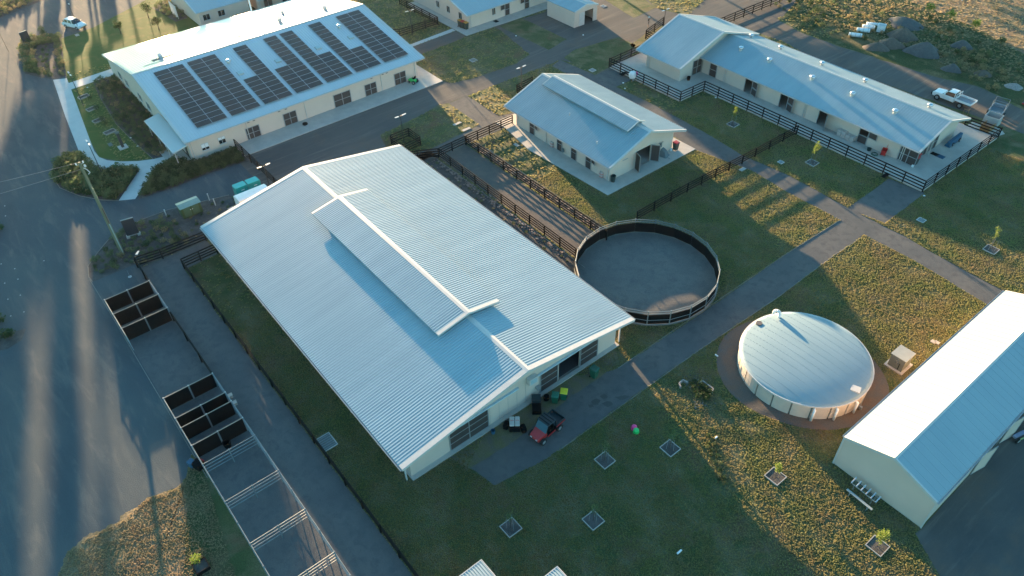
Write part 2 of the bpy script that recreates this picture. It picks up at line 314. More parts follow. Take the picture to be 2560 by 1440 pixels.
sheet('front_lawn', pts((380, -8), (235, 68), (152, 97), (165, 190), (172, 208), (283, 171), (340, 170), (500, 60), (640, -10), (640, -80), (380, -80)), .012, M_LAWN, .05, hard=False)
sheet('side_lawn', pts((178, 224), (232, 206), (250, 245), (290, 310), (330, 350), (382, 396), (300, 404), (248, 393), (225, 350)), .012, M_LAWN, .02, hard=False)
sheet('garden_bed', pts((232, 206), (288, 186), (300, 170), (400, 300), (440, 375), (425, 388), (382, 397), (330, 350), (290, 310), (250, 245)), .014, M_MULCH, .03)
sheet('garden_bed', pts((45, 118), (62, 95), (100, 92), (160, 90), (152, 97), (160, 150), (166, 190), (133, 198), (95, 192), (62, 184)), .013, M_MULCH, .05)
sheet('garden_bed', pts((195, 382), (142, 408), (130, 440), (150, 470), (200, 490), (250, 500), (297, 502), (350, 424), (300, 424), (240, 422), (207, 408)), .013, M_MULCH, .03)
sheet('garden_bed', pts((392, 415), (440, 398), (485, 406), (590, 370), (620, 404), (584, 414), (527, 432), (440, 467), (343, 500)), .013, M_MULCH, .03)
sheet('garden_bed', [(-76.4, 2.0), (-77.5, 1.9), (-79.5, 2.4), (-81.2, 3.9), (-82.8, 5.6), (-83.6, 7.2), (-84.2, 10), (-84.1, 13.1), (-83.0, 17), (-82.2, 20), (-75, 23), (-75.2, 14.4), (-75.5, 7.0), (-76.4, 6.6)], .012, M_MULCH, .06)
sheet('garden_bed', pts((-60, 70), (0, 45), (110, 0), (60, -30), (-60, 20)), .012, M_MULCH, .05)
sheet('garden_bed', pts((-40, 860), (30, 830), (65, 822), (55, 850), (20, 872), (-40, 885)), .012, M_MULCH, .04)
sheet('garden_bed', pts((380, 20), (425, -10), (470, 45), (440, 55)), .016, M_MULCH, .04)
sheet('footpath', pts((133, 200), (163, 290), (205, 398), (222, 418), (262, 425), (300, 425), (350, 423), (297, 502), (338, 498), (395, 414), (442, 398), (425, 388), (385, 398), (345, 403), (300, 404), (268, 401), (248, 393), (236, 378), (225, 350), (190, 255), (178, 224), (290, 186), (283, 171), (172, 208), (167, 196)), .03, CONC2, 0)
sheet('footpath', pts((1000, 121), (1027, 111), (1130, 72), (1139, 77), (1034, 116), (1006, 127)), .03, CONC2, 0)
sheet('gravel_strip', pts((1034, 117), (1139, 78), (1166, 90), (1150, 99), (1059, 134), (1046, 142), (1020, 122)), .018, M_ROAD, .06)
slab('concrete_apron', [(-92.7, 25.3), (-89.2, 25.3), (-89.2, 57.15), (-112, 57.15), (-112, 54.8), (-92.7, 54.8)], .1, CONC)
slab('concrete_apron', [(-97.8, 16.9), (-91.9, 16.9), (-91.9, 19.5), (-97.8, 19.5)], .08, CONC)
slab('concrete_apron', [(-74.4, 55.6), (-72.2, 55.7), (-66, 54.6), (-51.75, 55.25), (-51.75, 71.15), (-74.4, 71.15)], .1, CONC)
slab('concrete_apron', [(-76, 79.15), (-61.6, 79.15), (-61.6, 84.15), (-27.84, 84.3), (-27.84, 102.9), (-76, 101)], .22, CONC)
slab('concrete_apron', [(-118, 69.4), (-99.8, 69.4), (-99.3, 90), (-118, 90)], .08, CONC)
sheet('barn_floor', rect(-72.3, -33.8, 15.2, 38.3), .126, mat('barn_floor_shade', (.03, .035, .04), .8), 0)  # floor colour darkened to stand in for the shade inside the barn
slab('barn_footing', rect(-72.6, -33.2, 14.9, 38.7), .12, CONC)
slab('office_footing', rect(-125.2, -92.5, 19.7, 55.0), .06, CONC)
HARD.append(rect(-12.4, -4.5, 42.7, 70)); HARD.append([(-20.2+6.6*math.cos(a), 49.5+6.6*math.sin(a)) for a in np.linspace(0, 2*math.pi, 24, endpoint=False)])

sheet('verge', pts((470, 1195), (450, 1212), (405, 1232), (367, 1243), (300, 1300), (250, 1330), (217, 1340), (167, 1378), (130, 1475), (300, 1500), (455, 1500), (465, 1300)), .0075, M_DRY, .3, hard=False, step=.22)
def edging(name, P_, m, w_=.07, h=.05):
    b = MB()
    for p, q in zip(P_[:-1], P_[1:]):
        d = Vector((q[0]-p[0], q[1]-p[1], 0)); b.box(((p[0]+q[0])/2, (p[1]+q[1])/2, h/2), (d.length+.03, w_, h), math.atan2(d.y, d.x))
    tag(b.build(name, m), kind='structure')
EDG = mat('edging_strip', (.22, .21, .18), .9, col2=(.16, .155, .13), scale=3)
edging('path_edging', [(-31.2, 36.5), (-31.2, 50), (-31.25, 62), (-30.95, 72)], EDG); edging('path_edging', [(-27.8, 26), (-27.85, 44), (-27.55, 56), (-27.75, 66), (-27.6, 71)], EDG)
edging('bed_edging', [at(*p) for p in ((290, 186), (252, 212), (252, 245), (290, 310), (330, 350), (382, 397))], EDG); edging('bed_edging', [(-76.4, 2.0), (-77.5, 1.9), (-79.5, 2.4), (-81.2, 3.9), (-82.8, 5.6), (-83.6, 7.2), (-84.2, 10), (-84.1, 13.1), (-83.0, 17), (-82.2, 20)], EDG)
edging('bed_edging', [at(*p) for p in ((205, 400), (145, 408), (130, 440), (150, 470), (200, 490), (250, 500), (297, 502))], EDG); edging('yard_edging', [(-77, 1.85), (-70.5, 1.9), (-44.5, 1.85)], EDG)
edging('lane_edging', [(-72, 44.15), (-43.8, 44.05)], EDG); edging('lane_edging', [(-72, 50.6), (-46.6, 50.6)], EDG); edging('track_edging', [(-71.9, 10.62), (-20, 10.5)], EDG)

# ------------------------------------------------------------------ building kit
def wall_plate(name, axis, c, poly, holes, inward, m, root, th=.12):
    """axis 'x': wall in the plane X=c, poly in (y,z); axis 'y': plane Y=c, poly in (x,z)"""
    loops = [poly]+[[(a0, z0), (a1, z0), (a1, z1), (a0, z1)] for a0, a1, z0, z1 in holes]
    flat = [p for lp in loops for p in lp]
    tris = tessellate_polygon([[Vector((p[0], p[1], 0)) for p in lp] for lp in loops])
    P = (lambda p, d: (c+d*inward, p[0], p[1])) if axis == 'x' else (lambda p, d: (p[0], c+d*inward, p[1]))
    n = len(flat); vs = [P(p, 0) for p in flat]+[P(p, th) for p in flat]; fs = [tuple(t) for t in tris]+[tuple(i+n for i in reversed(t)) for t in tris]
    k = 0
    for lp in loops:
        for i in range(len(lp)):
            j = (i+1) % len(lp); fs.append((k+i, k+j, k+j+n, k+i+n))
        k += len(lp)
    b = MB(root.location); b.add(vs, fs); o = b.build(name, m, root)
    bm = bmesh.new(); bm.from_mesh(o.data); bmesh.ops.recalc_face_normals(bm, faces=bm.faces); bm.to_mesh(o.data); bm.free()
    return o
ROOF_B = mat('barn_roof', (.36, .445, .47), .6, 0., col2=(.315, .40, .43), scale=.5, stretch=(1.6, .1, 1), spec=.12)
ROOF_O = mat('office_roof', (.40, .43, .44), .33, 0., col2=(.36, .395, .41), scale=.5, stretch=(.12, 1.2, 1), spec=1.)
def ribbed(name, root, axis, a0, a1, e, r, ze, zr, m, pitch=.27, h=.045, top=.09, sl=.03, label=None):
    """roof slope: ribs run from eave line (coord e, height ze) up to ridge line (coord r, height zr); axis = direction of the ridge"""
    xs = []; n = max(1, int((a1-a0)/pitch)); p = (a1-a0)/n
    for i in range(n):
        s = a0+i*p; xs += [(s, 0), (s+p-top-2*sl, 0), (s+p-top-sl, h), (s+p-sl, h)]
    xs.append((a1, 0))
    b = MB(root.location); k = len(xs)
    pt = (lambda a, c, z: (a, c, z)) if axis == 'x' else (lambda a, c, z: (c, a, z))
    vs = [pt(a, e, ze+dz) for a, dz in xs]+[pt(a, r, zr+dz) for a, dz in xs]
    fl = (axis == 'x') == (r > e)
    fs = [((i, i+1, i+1+k, i+k) if fl else (i+k, i+1+k, i+1, i)) for i in range(k-1)]
    b.add(vs, fs)
    b.quad([pt(a0, e, ze-.015), pt(a1, e, ze-.015), pt(a1, r, zr-.015), pt(a0, r, zr-.015)], .06)
    o = b.build(name, m, root)
    if label: o['label'] = label
    return o
def strip(name, root, ps, m, th=.05, d=(0, 0, -1)):
    b = MB(root.location); b.quad(ps, th, d=d); return b.build(name, m, root)
def gable_roof(root, axis, a0, a1, e0, e1, ze, zr, m, pitch=.27, h=.045, top=.09, cap=.32, barge=.28, gut=True, mtrim=None, ze1=None, sl=.03):
    mtrim = mtrim or TRIM; r = (e0+e1)/2
    pt = (lambda a, c, z: (a, c, z)) if axis == 'x' else (lambda a, c, z: (c, a, z))
    for e, s in ((e0, -1), (e1, 1)):
        ribbed('roof_sheet', root, axis, a0+.02, a1-.02, e, r, ze, zr, m, pitch, h, top, sl)
        g = (zr-ze)/abs(r-e)
        up = h+.012
        # ridge cap flap
        strip('ridge_cap', root, [pt(a0-.03, r, zr+up+.02), pt(a1+.03, r, zr+up+.02), pt(a1+.03, r+s*cap, zr+up-g*cap), pt(a0-.03, r+s*cap, zr+up-g*cap)], mtrim, .02)
        for a, q in ((a0, 1), (a1, -1)):
            aa, ab = a-q*.06, a+q*barge
            strip('barge_flashing', root, [pt(aa, e, ze+up), pt(ab, e, ze+up), pt(ab, r-s*0, zr+up), pt(aa, r, zr+up)], mtrim, .02)
            strip('fascia', root, [pt(a-q*.07, e, ze+up-.005), pt(a-q*.045, e, ze+up-.005), pt(a-q*.045, r, zr+up-.005), pt(a-q*.07, r, zr+up-.005)], mtrim, .26)
        if gut:
            b = MB(root.location)
            prof = [(s*.02, -.02), (s*.03, -.13), (s*.14, -.13), (s*.16, .0), (s*.145, .0), (s*.13, -.11), (s*.045, -.11), (s*.035, -.02)]
            vs = [pt(a0, e+p, ze+z) for p, z in prof]+[pt(a1, e+p, ze+z) for p, z in prof]; k = len(prof)
            b.add(vs, [(i, (i+1) % k, (i+1) % k+k, i+k) for i in range(k)]+[tuple(range(k)), tuple(range(2*k-1, k-1, -1))]); b.build('gutter', GUTTER, root)
def panel_door(root, axis, c, a0, a1, z0, z1, out, rows=2, cols=2, leaf=True, fr=FRAME, pm=MESHM):
    """framed door of mesh panels lying just proud of plane axis=c; out=+-1 outward"""
    P = (lambda a, d, z: (c+out*d, a, z)) if axis == 'x' else (lambda a, d, z: (a, c+out*d, z))
    D = (lambda a, d, z: (d, a, z)) if axis == 'x' else (lambda a, d, z: (a, d, z))
    loc = root.location
    e = bpy.data.objects.new('door', None); C.objects.link(e); e.parent = root; e.location = Vector(P((a0+a1)/2, 0, (z0+z1)/2))-loc
    base = Vector(P((a0+a1)/2, 0, (z0+z1)/2))
    fw = .09; W = (a1-a0)/cols; Hh = (z1-z0)/rows
    for i in range(cols):
        for j in range(rows):
            o = blk('mesh_panel', Vector(P(a0+(i+.5)*W, .03, z0+(j+.5)*Hh))-base, D(W-fw, .03, Hh-fw), pm, e)
    for i in range(cols+1):
        blk('stile', Vector(P(a0+i*W, .05, (z0+z1)/2))-base, D(fw, .07, z1-z0+fw), fr, e)
    for j in range(rows+1):
        blk('door_rail', Vector(P((a0+a1)/2, .045, z0+j*Hh))-base, D(a1-a0-fw, .05, fw*.8), fr, e)
    return e
def window(root, axis, c, a0, a1, z0, z1, out, blind=0.):
    P = (lambda a, d, z: (c+out*d, a, z)) if axis == 'x' else (lambda a, d, z: (a, c+out*d, z))
    D = (lambda a, d, z: (d, a, z)) if axis == 'x' else (lambda a, d, z: (a, d, z))
    base = Vector(P((a0+a1)/2, 0, (z0+z1)/2))
    e = bpy.data.objects.new('window', None); C.objects.link(e); e.parent = root; e.location = base-root.location
    am = (a0+a1)/2
    for i, (p, q) in enumerate(((a0, am), (am, a1))):
        blk('pane', Vector(P((p+q)/2, .02, (z0+z1)/2))-base, D(q-p-.05, .02, z1-z0-.06), GLASS, e)
        if blind: blk('blind', Vector(P((p+q)/2, .04, z1-blind*(z1-z0)/2-.03))-base, D(q-p-.06, .015, blind*(z1-z0)-.03), WHITEP, e)
    for a in (a0, am, a1): blk('frame', Vector(P(a, .045, (z0+z1)/2))-base, D(.05, .05, z1-z0+.05), TRIM, e)
    for z in (z0, z1): blk('frame', Vector(P(am, .043, z))-base, D(a1-a0, .045, .05), TRIM, e)
    blk('sill', Vector(P(am, .07, z0-.05))-base, D(a1-a0+.12, .12, .04), TRIM, e)
    return e
def downpipe(root, x, y, z0, z1, off=(0, 0)):
    b = MB(root.location); b.path([(x+off[0], y+off[1], z1), (x, y, z1-.35), (x, y, z0+.05)], .055, 8); o = b.build('downpipe', TRIM, root); return o
def spinner(root, x, y, z, s=1.):
    """roof ventilator: collar, louvred dome"""
    b = MB(); b.tube((0, 0, -.12), (0, 0, .22), .17*s, .17*s, 14); e = b.build('vent_base', TRIM, root); e.location = Vector((x, y, z))-root.location
    b = MB(); k = 18
    b.lathe((0, 0, .2), [(.2*s, 0), (.27*s, .06), (.29*s, .16), (.25*s, .27), (.15*s, .34), (.04*s, .36)], k)
    d = b.build('vent_dome', STEEL, e, True)
    b = MB()
    for i in range(16):
        a = 2*math.pi*i/16; b.box((.285*s*math.cos(a), .285*s*math.sin(a), .35), (.035, .01, .2), a+.6)
    b.build('vent_blades', TRIM, e)
    return e
def wall_light(root, x, y, z, dx=0, dy=0):
    b = MB(root.location); b.box((x+dx*.12, y+dy*.12, z), (.08+abs(dx)*.2, .08+abs(dy)*.2, .05)); b.tube((x+dx*.26-.16*dy, y+dy*.26-.16*dx, z-.02), (x+dx*.26+.16*dy, y+dy*.26+.16*dx, z-.02), .05, .05, 8)
    return b.build('floodlight', mat('dark_fitting', (.1, .1, .1), .5), root)

# ------------------------------------------------------------------ solar building
OX0, OX1, OY0, OY1, OZE, OZR = -126.3, -92.15, 19.25, 56.15, 3.07, 6.12
off = thing('stable_block', 'large white-roofed cream building covered in solar panels, left of the upper road', 'building', ((OX0+OX1)/2, (OY0+OY1)/2, 0))
XM = (OX0+OX1)/2
fw_ = []
D_PX = [((622.5, 356), (655, 343.8), (613.1, 322.5)), ((715.3, 321.3), (747, 312), (707.5, 286)), ((839.7, 275.8), (880.3, 261), (833.4, 238.7)), ((916.4, 249.5), (944.4, 239.7), (911.6, 213.3)), ((989.3, 221.7), (1016.6, 211.4), (986.8, 185))]
WX = -92.62
for bl, br, tl in D_PX:
    a = on_x(*bl, WX); b_ = on_x(*br, WX); t = on_x(*tl, WX); fw_.append((a[0], b_[0], .1, t[1]))
WIN = [((506, 375.6), (524.4, 370.6), (502.5, 361.3)), ((548.8, 361), (565.6, 355), (544.4, 345))]
wn = []
for bl, br, tl in WIN:
    a = on_x(*bl, WX); b_ = on_x(*br, WX); t = on_x(*tl, WX); wn.append((a[0], b_[0], min(a[1], b_[1]), t[1]))
gz = lambda y: 0
wall_plate('wall', 'x', WX, [(19.6, 0), (54.9, 0), (54.9, 3.0), (19.6, 3.0)], [], -1, CREAM, off)
zt = lambda x: OZE-.1+(OZR-OZE)*(1-abs(x-XM)/(OX1-XM))
for yy, s in ((19.62, 1), (54.88, -1)):
    wall_plate('wall', 'y', yy, [(OX0+.5, 0), (WX-.13, 0), (WX-.13, zt(WX)), (XM, zt(XM)), (OX0+.5, zt(OX0+.5))], [], s, CREAM, off)
wall_plate('wall', 'x', OX0+.5, [(19.75, 0), (54.75, 0), (54.75, 2.95), (19.75, 2.95)], [], 1, CREAM, off)
for a0, a1, z0, z1 in fw_: panel_door(off, 'x', WX, a0, a1, z0+.03, z1, 1)
for (a0, a1, z0, z1), bl in zip(wn, (.6, .38)): window(off, 'x', WX, a0, a1, z0, z1, 1, bl)
for px in ((300, 187), (318, 208), (349, 238), (369, 258)):
    x, z = on_y(px[0], px[1], 19.62); window(off, 'y', 19.62, x-.7, x+.7, 1.1, 2.2, -1)
gable_roof(off, 'y', OY0, OY1, OX0, OX1, OZE, OZR, ROOF_O, pitch=.38, h=.018, top=.04, cap=.3, barge=.3)
for y in (19.95, 27.6, 36.2, 48.6, 54.5): downpipe(off, WX+.07, y, .1, 2.95, (.35, 0))
for y in (27.9, 28.7, 32.4, 33.4, 47.0, 48.9, 49.6): wall_light(off, WX, y, 2.7, 1, 0)
# hatches and vents, and rows of solar panels
sl_o = (OZR-OZE)/(OX1-XM); rz_o = lambda x: OZE+(OX1-x)*sl_o
tilt = math.atan(sl_o)
pm_ = MB(); pm_.box((0, 0, 0), (1.075, 2.08, .035)); pm_.box((0, 0, .008), (1.03, 2.035, .03), mi=1); pm_.box((0, 0, .0245), (.99, .012, .004))
def add_panel(x, y, proto=[None]):
    if proto[0] is None: proto[0] = pm_.build('solar_panel', [ALU, SOLAR], off); o = proto[0]
    else:
        o = proto[0].copy(); C.objects.link(o)
    o.location = Vector((x, y, rz_o(x)+.13))-off.location; o.rotation_euler = (0, tilt, 0)
# full frame face: rebuild proto so the dark cells sit proud inside a light frame
pm_ = MB(); pm_.box((0, 0, 0), (1.06, 2.07, .04)); pm_.box((0, 0, .003), (1.015, 2.03, .042), mi=1)
rows = [(13, 13), (13, 13), (6, 13), (6, 13), (13, 6), (13, 5), (13, 13)]
for i, (l_, r_) in enumerate(rows):
    v0 = 21.71+4.775*i
    for j in range(l_): add_panel(-93.9-.54-1.083*j, v0+1.05)
    for j in range(r_): add_panel(-93.9-.54-1.083*j, v0+3.15)
for x, y in ((-105.2, 31.45), (-105.25, 49.45)): spinner(off, x, y, rz_o(x), 1.25)
for x, y in ((-102.08, 31.7), (-102.08, 37.5), (-102.08, 44.0), (-102.08, 49.55)):
    b = MB(); b.box((0, 0, .1), (.8, .8, .16)); b.box((0, 0, .19), (.68, .68, .05), mi=1)
    h_ = b.build('roof_hatch', [TRIM, mat('hatch_lid', (.35, .42, .42), .3)], off); h_.location = Vector((x, y, rz_o(x)))-off.location; h_.rotation_euler = (0, tilt, 0)
rzr = lambda x: OZR-(XM-x)*sl_o
for x, y, s in ((-113, 24.5, .9), (-113.5, 43.5, 1), (-112.5, 51, .9), (-118, 46, .8)):
    b = MB(); b.box((0, 0, .35), (.7, .5, .6)); b.quad([(-.45, -.35, .78), (.45, -.35, .7), (.45, .35, .7), (-.45, .35, .78)], .05)
    h_ = b.build('exhaust_cowl', TRIM, off); h_.location = Vector((x, y, rzr(x)))-off.location; h_.scale = (s, s, s)
b = MB(); b.tube((0, 0, -.1), (0, 0, 3.6), .13, .13, 10); b.tube((0, 0, 3.6), (0, 0, 3.75), .2, .2, 10); h_ = b.build('flue_pipe', WHITEP, off); h_.location = Vector((-119.5, 41.6, rzr(-119.5)))-off.location
beam('roof_conduit', Vector((-111.5, 21.5, rzr(-111.5)+.06))-off.location, Vector((-112.5, 44, rzr(-112.5)+.06))-off.location, .08, .05, TRIM, off)
beam('roof_bracket', Vector((-113, 23.2, rzr(-113)+.1))-off.location, Vector((-113.2, 26.6, rzr(-113.2)+.1))-off.location, .5, .06, GREYC, off)
# side verandah
vz0, vz1 = 2.35, 2.62
b = MB(off.location); b.quad([(-102.9, 17.55, 2.32), (-92.2, 17.55, 2.32), (-92.2, 19.55, 2.75), (-102.9, 19.55, 2.75)], .05); b.build('verandah_roof', ROOF_U, off)
strip('verandah_gutter', off, [(-102.95, 17.42, 2.3), (-92.15, 17.42, 2.3), (-92.15, 17.55, 2.3), (-102.95, 17.55, 2.3)], GUTTER, .1)
strip('verandah_barge', off, [(-92.2, 17.5, 2.36), (-92.1, 17.5, 2.36), (-92.1, 19.6, 2.8), (-92.2, 19.6, 2.8)], TRIM, .16)
for x in (-102.6, -99.1, -95.7, -92.4): blk('post', Vector((x, 17.7, 1.18))-off.location, (.09, .09, 2.3), TRIM, off)
blk('door_mat', Vector((-93.6, 18.3, .1))-off.location, (1.5, 1.0, .03), BLACK, off)
for y0, z in ((19.58, 1.3),):
    for x0 in (-101.9, -100.6, -97.2): window(off, 'y', 19.62, x0-.5, x0+.5, .9, 2.0, -1)
blk('wall_door', Vector((-94.3, 19.57, 1.15))-off.location, (.9, .05, 2.1), GLASS, off)
b = MB(off.location); b.box((-92.55, 19.62, 1.5), (.1, .12, 2.95)); b.build('corner_trim', TRIM, off)

# ------------------------------------------------------------------ big barn
BX0, BX1, BY0, BY1, BZE, BZR = -73.4, -32.62, 13.88, 39.78, 3.27, 5.52
barn = thing('barn', 'huge white corrugated-roofed barn in the middle with a raised ridge vent', 'building', ((BX0+BX1)/2, (BY0+BY1)/2, 0))
YM = (BY0+BY1)/2; wx = -33.62; wy0, wy1 = 15.05, 38.5
zb = lambda y: BZE-.03+(BZR-BZE)*(1-abs(y-YM)/(YM-BY0))
BD = []
for bl, br in (((1127, 1128), (1222, 1078)), ((1350, 983), (1392, 960)), ((1395, 957), (1450, 922)), ((1448, 921), (1490, 896))):
    BD.append((on_x(*bl, wx)[0], on_x(*br, wx)[0]))
opening = (BD[2][0]+.05, BD[3][0]-.02, .12, 2.55)
poly = [(wy0, .12), (wy1, .12), (wy1, zb(wy1)), (YM, zb(YM)), (wy0, zb(wy0))]
o = wall_plate('wall', 'x', wx, poly, [opening], -1, CREAM2, barn)
wall_plate('wall', 'x', -72.4, [(wy0, .12), (wy1, .12), (wy1, zb(wy1)), (YM, zb(YM)), (wy0, zb(wy0))], [], 1, CREAM2, barn)
for yy, s in ((wy0+.01, 1), (wy1-.01, -1)): wall_plate('wall', 'y', yy, [(-72.27, .12), (wx-.13, .12), (wx-.13, zb(yy)), (-72.27, zb(yy))], [], s, CREAM2, barn)
gable_roof(barn, 'x', BX0, BX1, BY0, BY1, BZE, BZR, ROOF_B, pitch=.285, h=.06, top=.125, cap=.27, barge=.4, sl=.03)
# cupola: raised gable over the ridge
CX0, CX1, CZR = -64.75, -41.0, 6.05
g_b = (BZR-BZE)/(YM-BY0)
cw = 3.45; cze = CZR-.178*cw
for s in (-1, 1):
    e = YM+s*cw
    ribbed('cupola_roof', barn, 'x', CX0, CX1, e, YM, cze, CZR, ROOF_B, .285, .06, .125, .03)
    strip('ridge_cap', barn, [(CX0-.03, YM, CZR+.075), (CX1+.03, YM, CZR+.075), (CX1+.03, YM+s*.26, CZR+.075-.178*.26), (CX0-.03, YM+s*.26, CZR+.075-.178*.26)], TRIM, .02)
    for a, q in ((CX0, 1), (CX1, -1)):
        strip('barge_flashing', barn, [(a-q*.06, e, cze+.066), (a+q*.3, e, cze+.066), (a+q*.3, YM, CZR+.066), (a-q*.06, YM, CZR+.066)], TRIM, .02)
        strip('fascia', barn, [(a-q*.07, e, cze+.06), (a-q*.045, e, cze+.06), (a-q*.045, YM, CZR+.06), (a-q*.07, YM, CZR+.06)], TRIM, .16)
    b = MB(barn.location); b.quad([(CX0+.5, YM+s*2.6, CZR-.178*2.6-.09), (CX1-.5, YM+s*2.6, CZR-.178*2.6-.09), (CX1-.5, YM+s*2.55, CZR-.178*2.6-.09), (CX0+.5, YM+s*2.55, CZR-.178*2.6-.09)], .8); b.build('cupola_wall', mat('louvre_dark', (.2, .22, .23), .6), barn)
wall_plate('cupola_end', 'x', CX1-.5, [(YM-2.6, BZR-.9), (YM+2.6, BZR-.9), (YM+2.6, CZR-.47), (YM, CZR-.03), (YM-2.6, CZR-.47)], [], -1, TRIM, barn)
wall_plate('cupola_end', 'x', CX0+.5, [(YM-2.6, BZR-.9), (YM+2.6, BZR-.9), (YM+2.6, CZR-.47), (YM, CZR-.03), (YM-2.6, CZR-.47)], [], 1, TRIM, barn)
# doors: framed mesh leaves with two rails and their sliding tracks
panel_door(barn, 'x', wx, BD[0][0], BD[0][1], .16, 2.6, 1, rows=3, cols=2)
panel_door(barn, 'x', wx+.02, BD[1][0], BD[1][1], .16, 2.6, 1, rows=3, cols=1)
panel_door(barn, 'x', wx+.02, BD[3][0], BD[3][1], .16, 2.6, 1, rows=3, cols=1)
for y0, y1, z in ((18.9, 26.4, 2.78), (BD[1][0]-.6, BD[3][1]+1.2, 2.78)):
    blk('door_track', Vector((wx+.12, (y0+y1)/2, z))-barn.location, (.2, y1-y0, .12), mat('track_cover', (.45, .55, .6), .35), barn)
b = MB(barn.location)
for y in (23.3, 24.3, 25.3, 26.3, 27.3): b.box((wx+.008, y, 1.35), (.012, .02, 2.3))
b.build('panel_joint', FRAME, barn)
b = MB(); b.box((0, 0, 0), (.45, .95, .75)); b.box((.235, 0, -.03), (.02, .66, .5), mi=1); o = b.build('evaporative_cooler', [TRIM, mat('cooler_grille', (.3, .42, .46), .4)], barn); o.location = Vector((wx+.27, 27.85, 2.95))-barn.location
b = MB(); b.box((0, 0, 0), (.35, .4, .3)); b.tube((-.02, -.1, .1), (-.02, -.1, .4), .03); o = b.build('switch_box', FRAME, barn); o.location = Vector((wx+.2, 28.6, 1.25))-barn.location
for y in (14.55, 38.95): downpipe(barn, wx+.1 if y > 20 else wx+.05, y, .05, 3.1, (.2, -.2 if y < 20 else .25))
for y in (14.6, 39.1):
    for x in np.linspace(-70, wx-.1, 9): blk('eave_post', Vector((x, y, 1.6))-barn.location, (.12, .12, 3.2), TRIM, barn)
for y in (34, 31):
    b = MB(); b.box((0, 0, .5), (.9, 1.6, 1.0)); o = tag(b.build('storage_chest', BLUEC), 'dark blue chest just inside the open barn doorway' if y == 31 else 'dark chest against the inner wall right of the barn doorway', 'chest'); o.location = (-36.5, y+.2, .12)

# ------------------------------------------------------------------ small stable with a ridge vent
mid = thing('stable_block', 'smaller stable block with pale blue ribbed roof and raised ridge, above the round yard', 'building', (-62.8, 63, 0))
MX0, MX1, MY0, MY1, MZE, MZR = -72.95, -52.7, 56.2, 69.85, 3.0, 5.42
wxm = -53.75; wy0m, wy1m = 57.42, 68.75; MM = 63.02
zm = lambda y: MZE-.03+(MZR-MZE)*(1-abs(y-MM)/(MM-MY0))
dl = on_x(1585, 433, wxm)[0]; dr = on_x(1622, 412, wxm)[0]
wall_plate('wall', 'x', wxm, [(wy0m, .1), (wy1m, .1), (wy1m, zm(wy1m)), (MM, zm(MM)), (wy0m, zm(wy0m))], [(dl, dr, .1, 2.5)], -1, CREAM, mid)
wall_plate('wall', 'x', -71.9, [(wy0m, .1), (wy1m, .1), (wy1m, zm(wy1m)), (MM, zm(MM)), (wy0m, zm(wy0m))], [], 1, CREAM, mid)
for yy, s in ((wy0m+.01, 1), (wy1m-.01, -1)): wall_plate('wall', 'y', yy, [(-71.77, .1), (wxm-.13, .1), (wxm-.13, zm(yy)), (-71.77, zm(yy))], [], s, CREAM, mid)
gable_roof(mid, 'x', MX0, MX1, MY0, MY1, MZE, MZR, ROOF_V, pitch=.33, h=.05, top=.13, cap=.26, barge=.16, sl=.03)
gm = (MZR-MZE)/(MM-MY0); c0, c1, czr = -70.7, -54.75, 5.98; mw = 1.95
for s in (-1, 1):
    e = MM+s*mw*(1. if s < 0 else .55); ee = czr-gm*abs(e-MM)
    ribbed('cupola_roof', mid, 'x', c0, c1, e, MM, ee, czr, ROOF_V, .33, .05, .13, .03)
    strip('ridge_cap', mid, [(c0-.03, MM, czr+.07), (c1+.03, MM, czr+.07), (c1+.03, MM+s*.25, czr+.06-gm*.25), (c0-.03, MM+s*.25, czr+.06-gm*.25)], TRIM, .02)
    for a in (c0, c1): strip('fascia', mid, [(a-.03, e, ee+.055), (a+.03, e, ee+.055), (a+.03, MM, czr+.055), (a-.03, MM, czr+.055)], TRIM, .14)
    b = MB(mid.location); zc_ = czr-gm*.95-.09; b.quad([(c0+.4, MM+s*.95, zc_), (c1-.4, MM+s*.95, zc_), (c1-.4, MM+s*.9, zc_), (c0+.4, MM+s*.9, zc_)], .6); b.build('cupola_wall', MATS['louvre_dark'], mid)
wall_plate('cupola_end', 'x', c1-.4, [(MM-.95, MZR-.5), (MM+.95, MZR-.5), (MM+.95, czr-.45), (MM, czr-.1), (MM-.95, czr-.45)], [], -1, MATS['louvre_dark'], mid)
def leaf(root, axis, hx, hy, ang, w_, z0, z1, m=MESHM, split=False):
    """an open door leaf hinged at (hx,hy), swung to angle ang"""
    e = bpy.data.objects.new('door', None); C.objects.link(e); e.parent = root; e.location = Vector((hx, hy, 0))-root.location; e.rotation_euler = (0, 0, ang)
    parts = [(z0, z1)] if not split else [(z0, (z0+z1)/2-.03), ((z0+z1)/2+.03, z1)]
    for a, b_ in parts:
        blk('mesh_panel', (w_/2, 0, (a+b_)/2), (w_-.1, .03, b_-a-.1), m, e)
        for x in (.04, w_-.04): blk('stile', (x, 0, (a+b_)/2), (.08, .06, b_-a), FRAME, e)
        for z in (a+.04, b_-.04): blk('door_rail', (w_/2, 0, z), (w_-.16, .055, .08), FRAME, e)
    return e
leaf(mid, 'x', wxm+.04, dl-.02, R(-18), 1.15, .12, 2.5); leaf(mid, 'x', wxm+.04, dr+.02, R(35), 1.15, .12, 2.5)
for (px0, py0, px1, py1, ajar) in ((1325, 338, 1338, 342, 1), (1393, 375, 1406, 383, 0), (1428, 395, 1440, 402, 0), (1464, 417, 1478, 424, 1)):
    xa = on_y(px0, py0, wy0m)[0]; xb = xa+.95
    panel_door(mid, 'y', wy0m, xa, xb, .13, 2.25, -1, rows=2, cols=1)
    if ajar: leaf(mid, 'y', xb+.05, wy0m-.06, R(-14), .9, 1.3, 2.25)
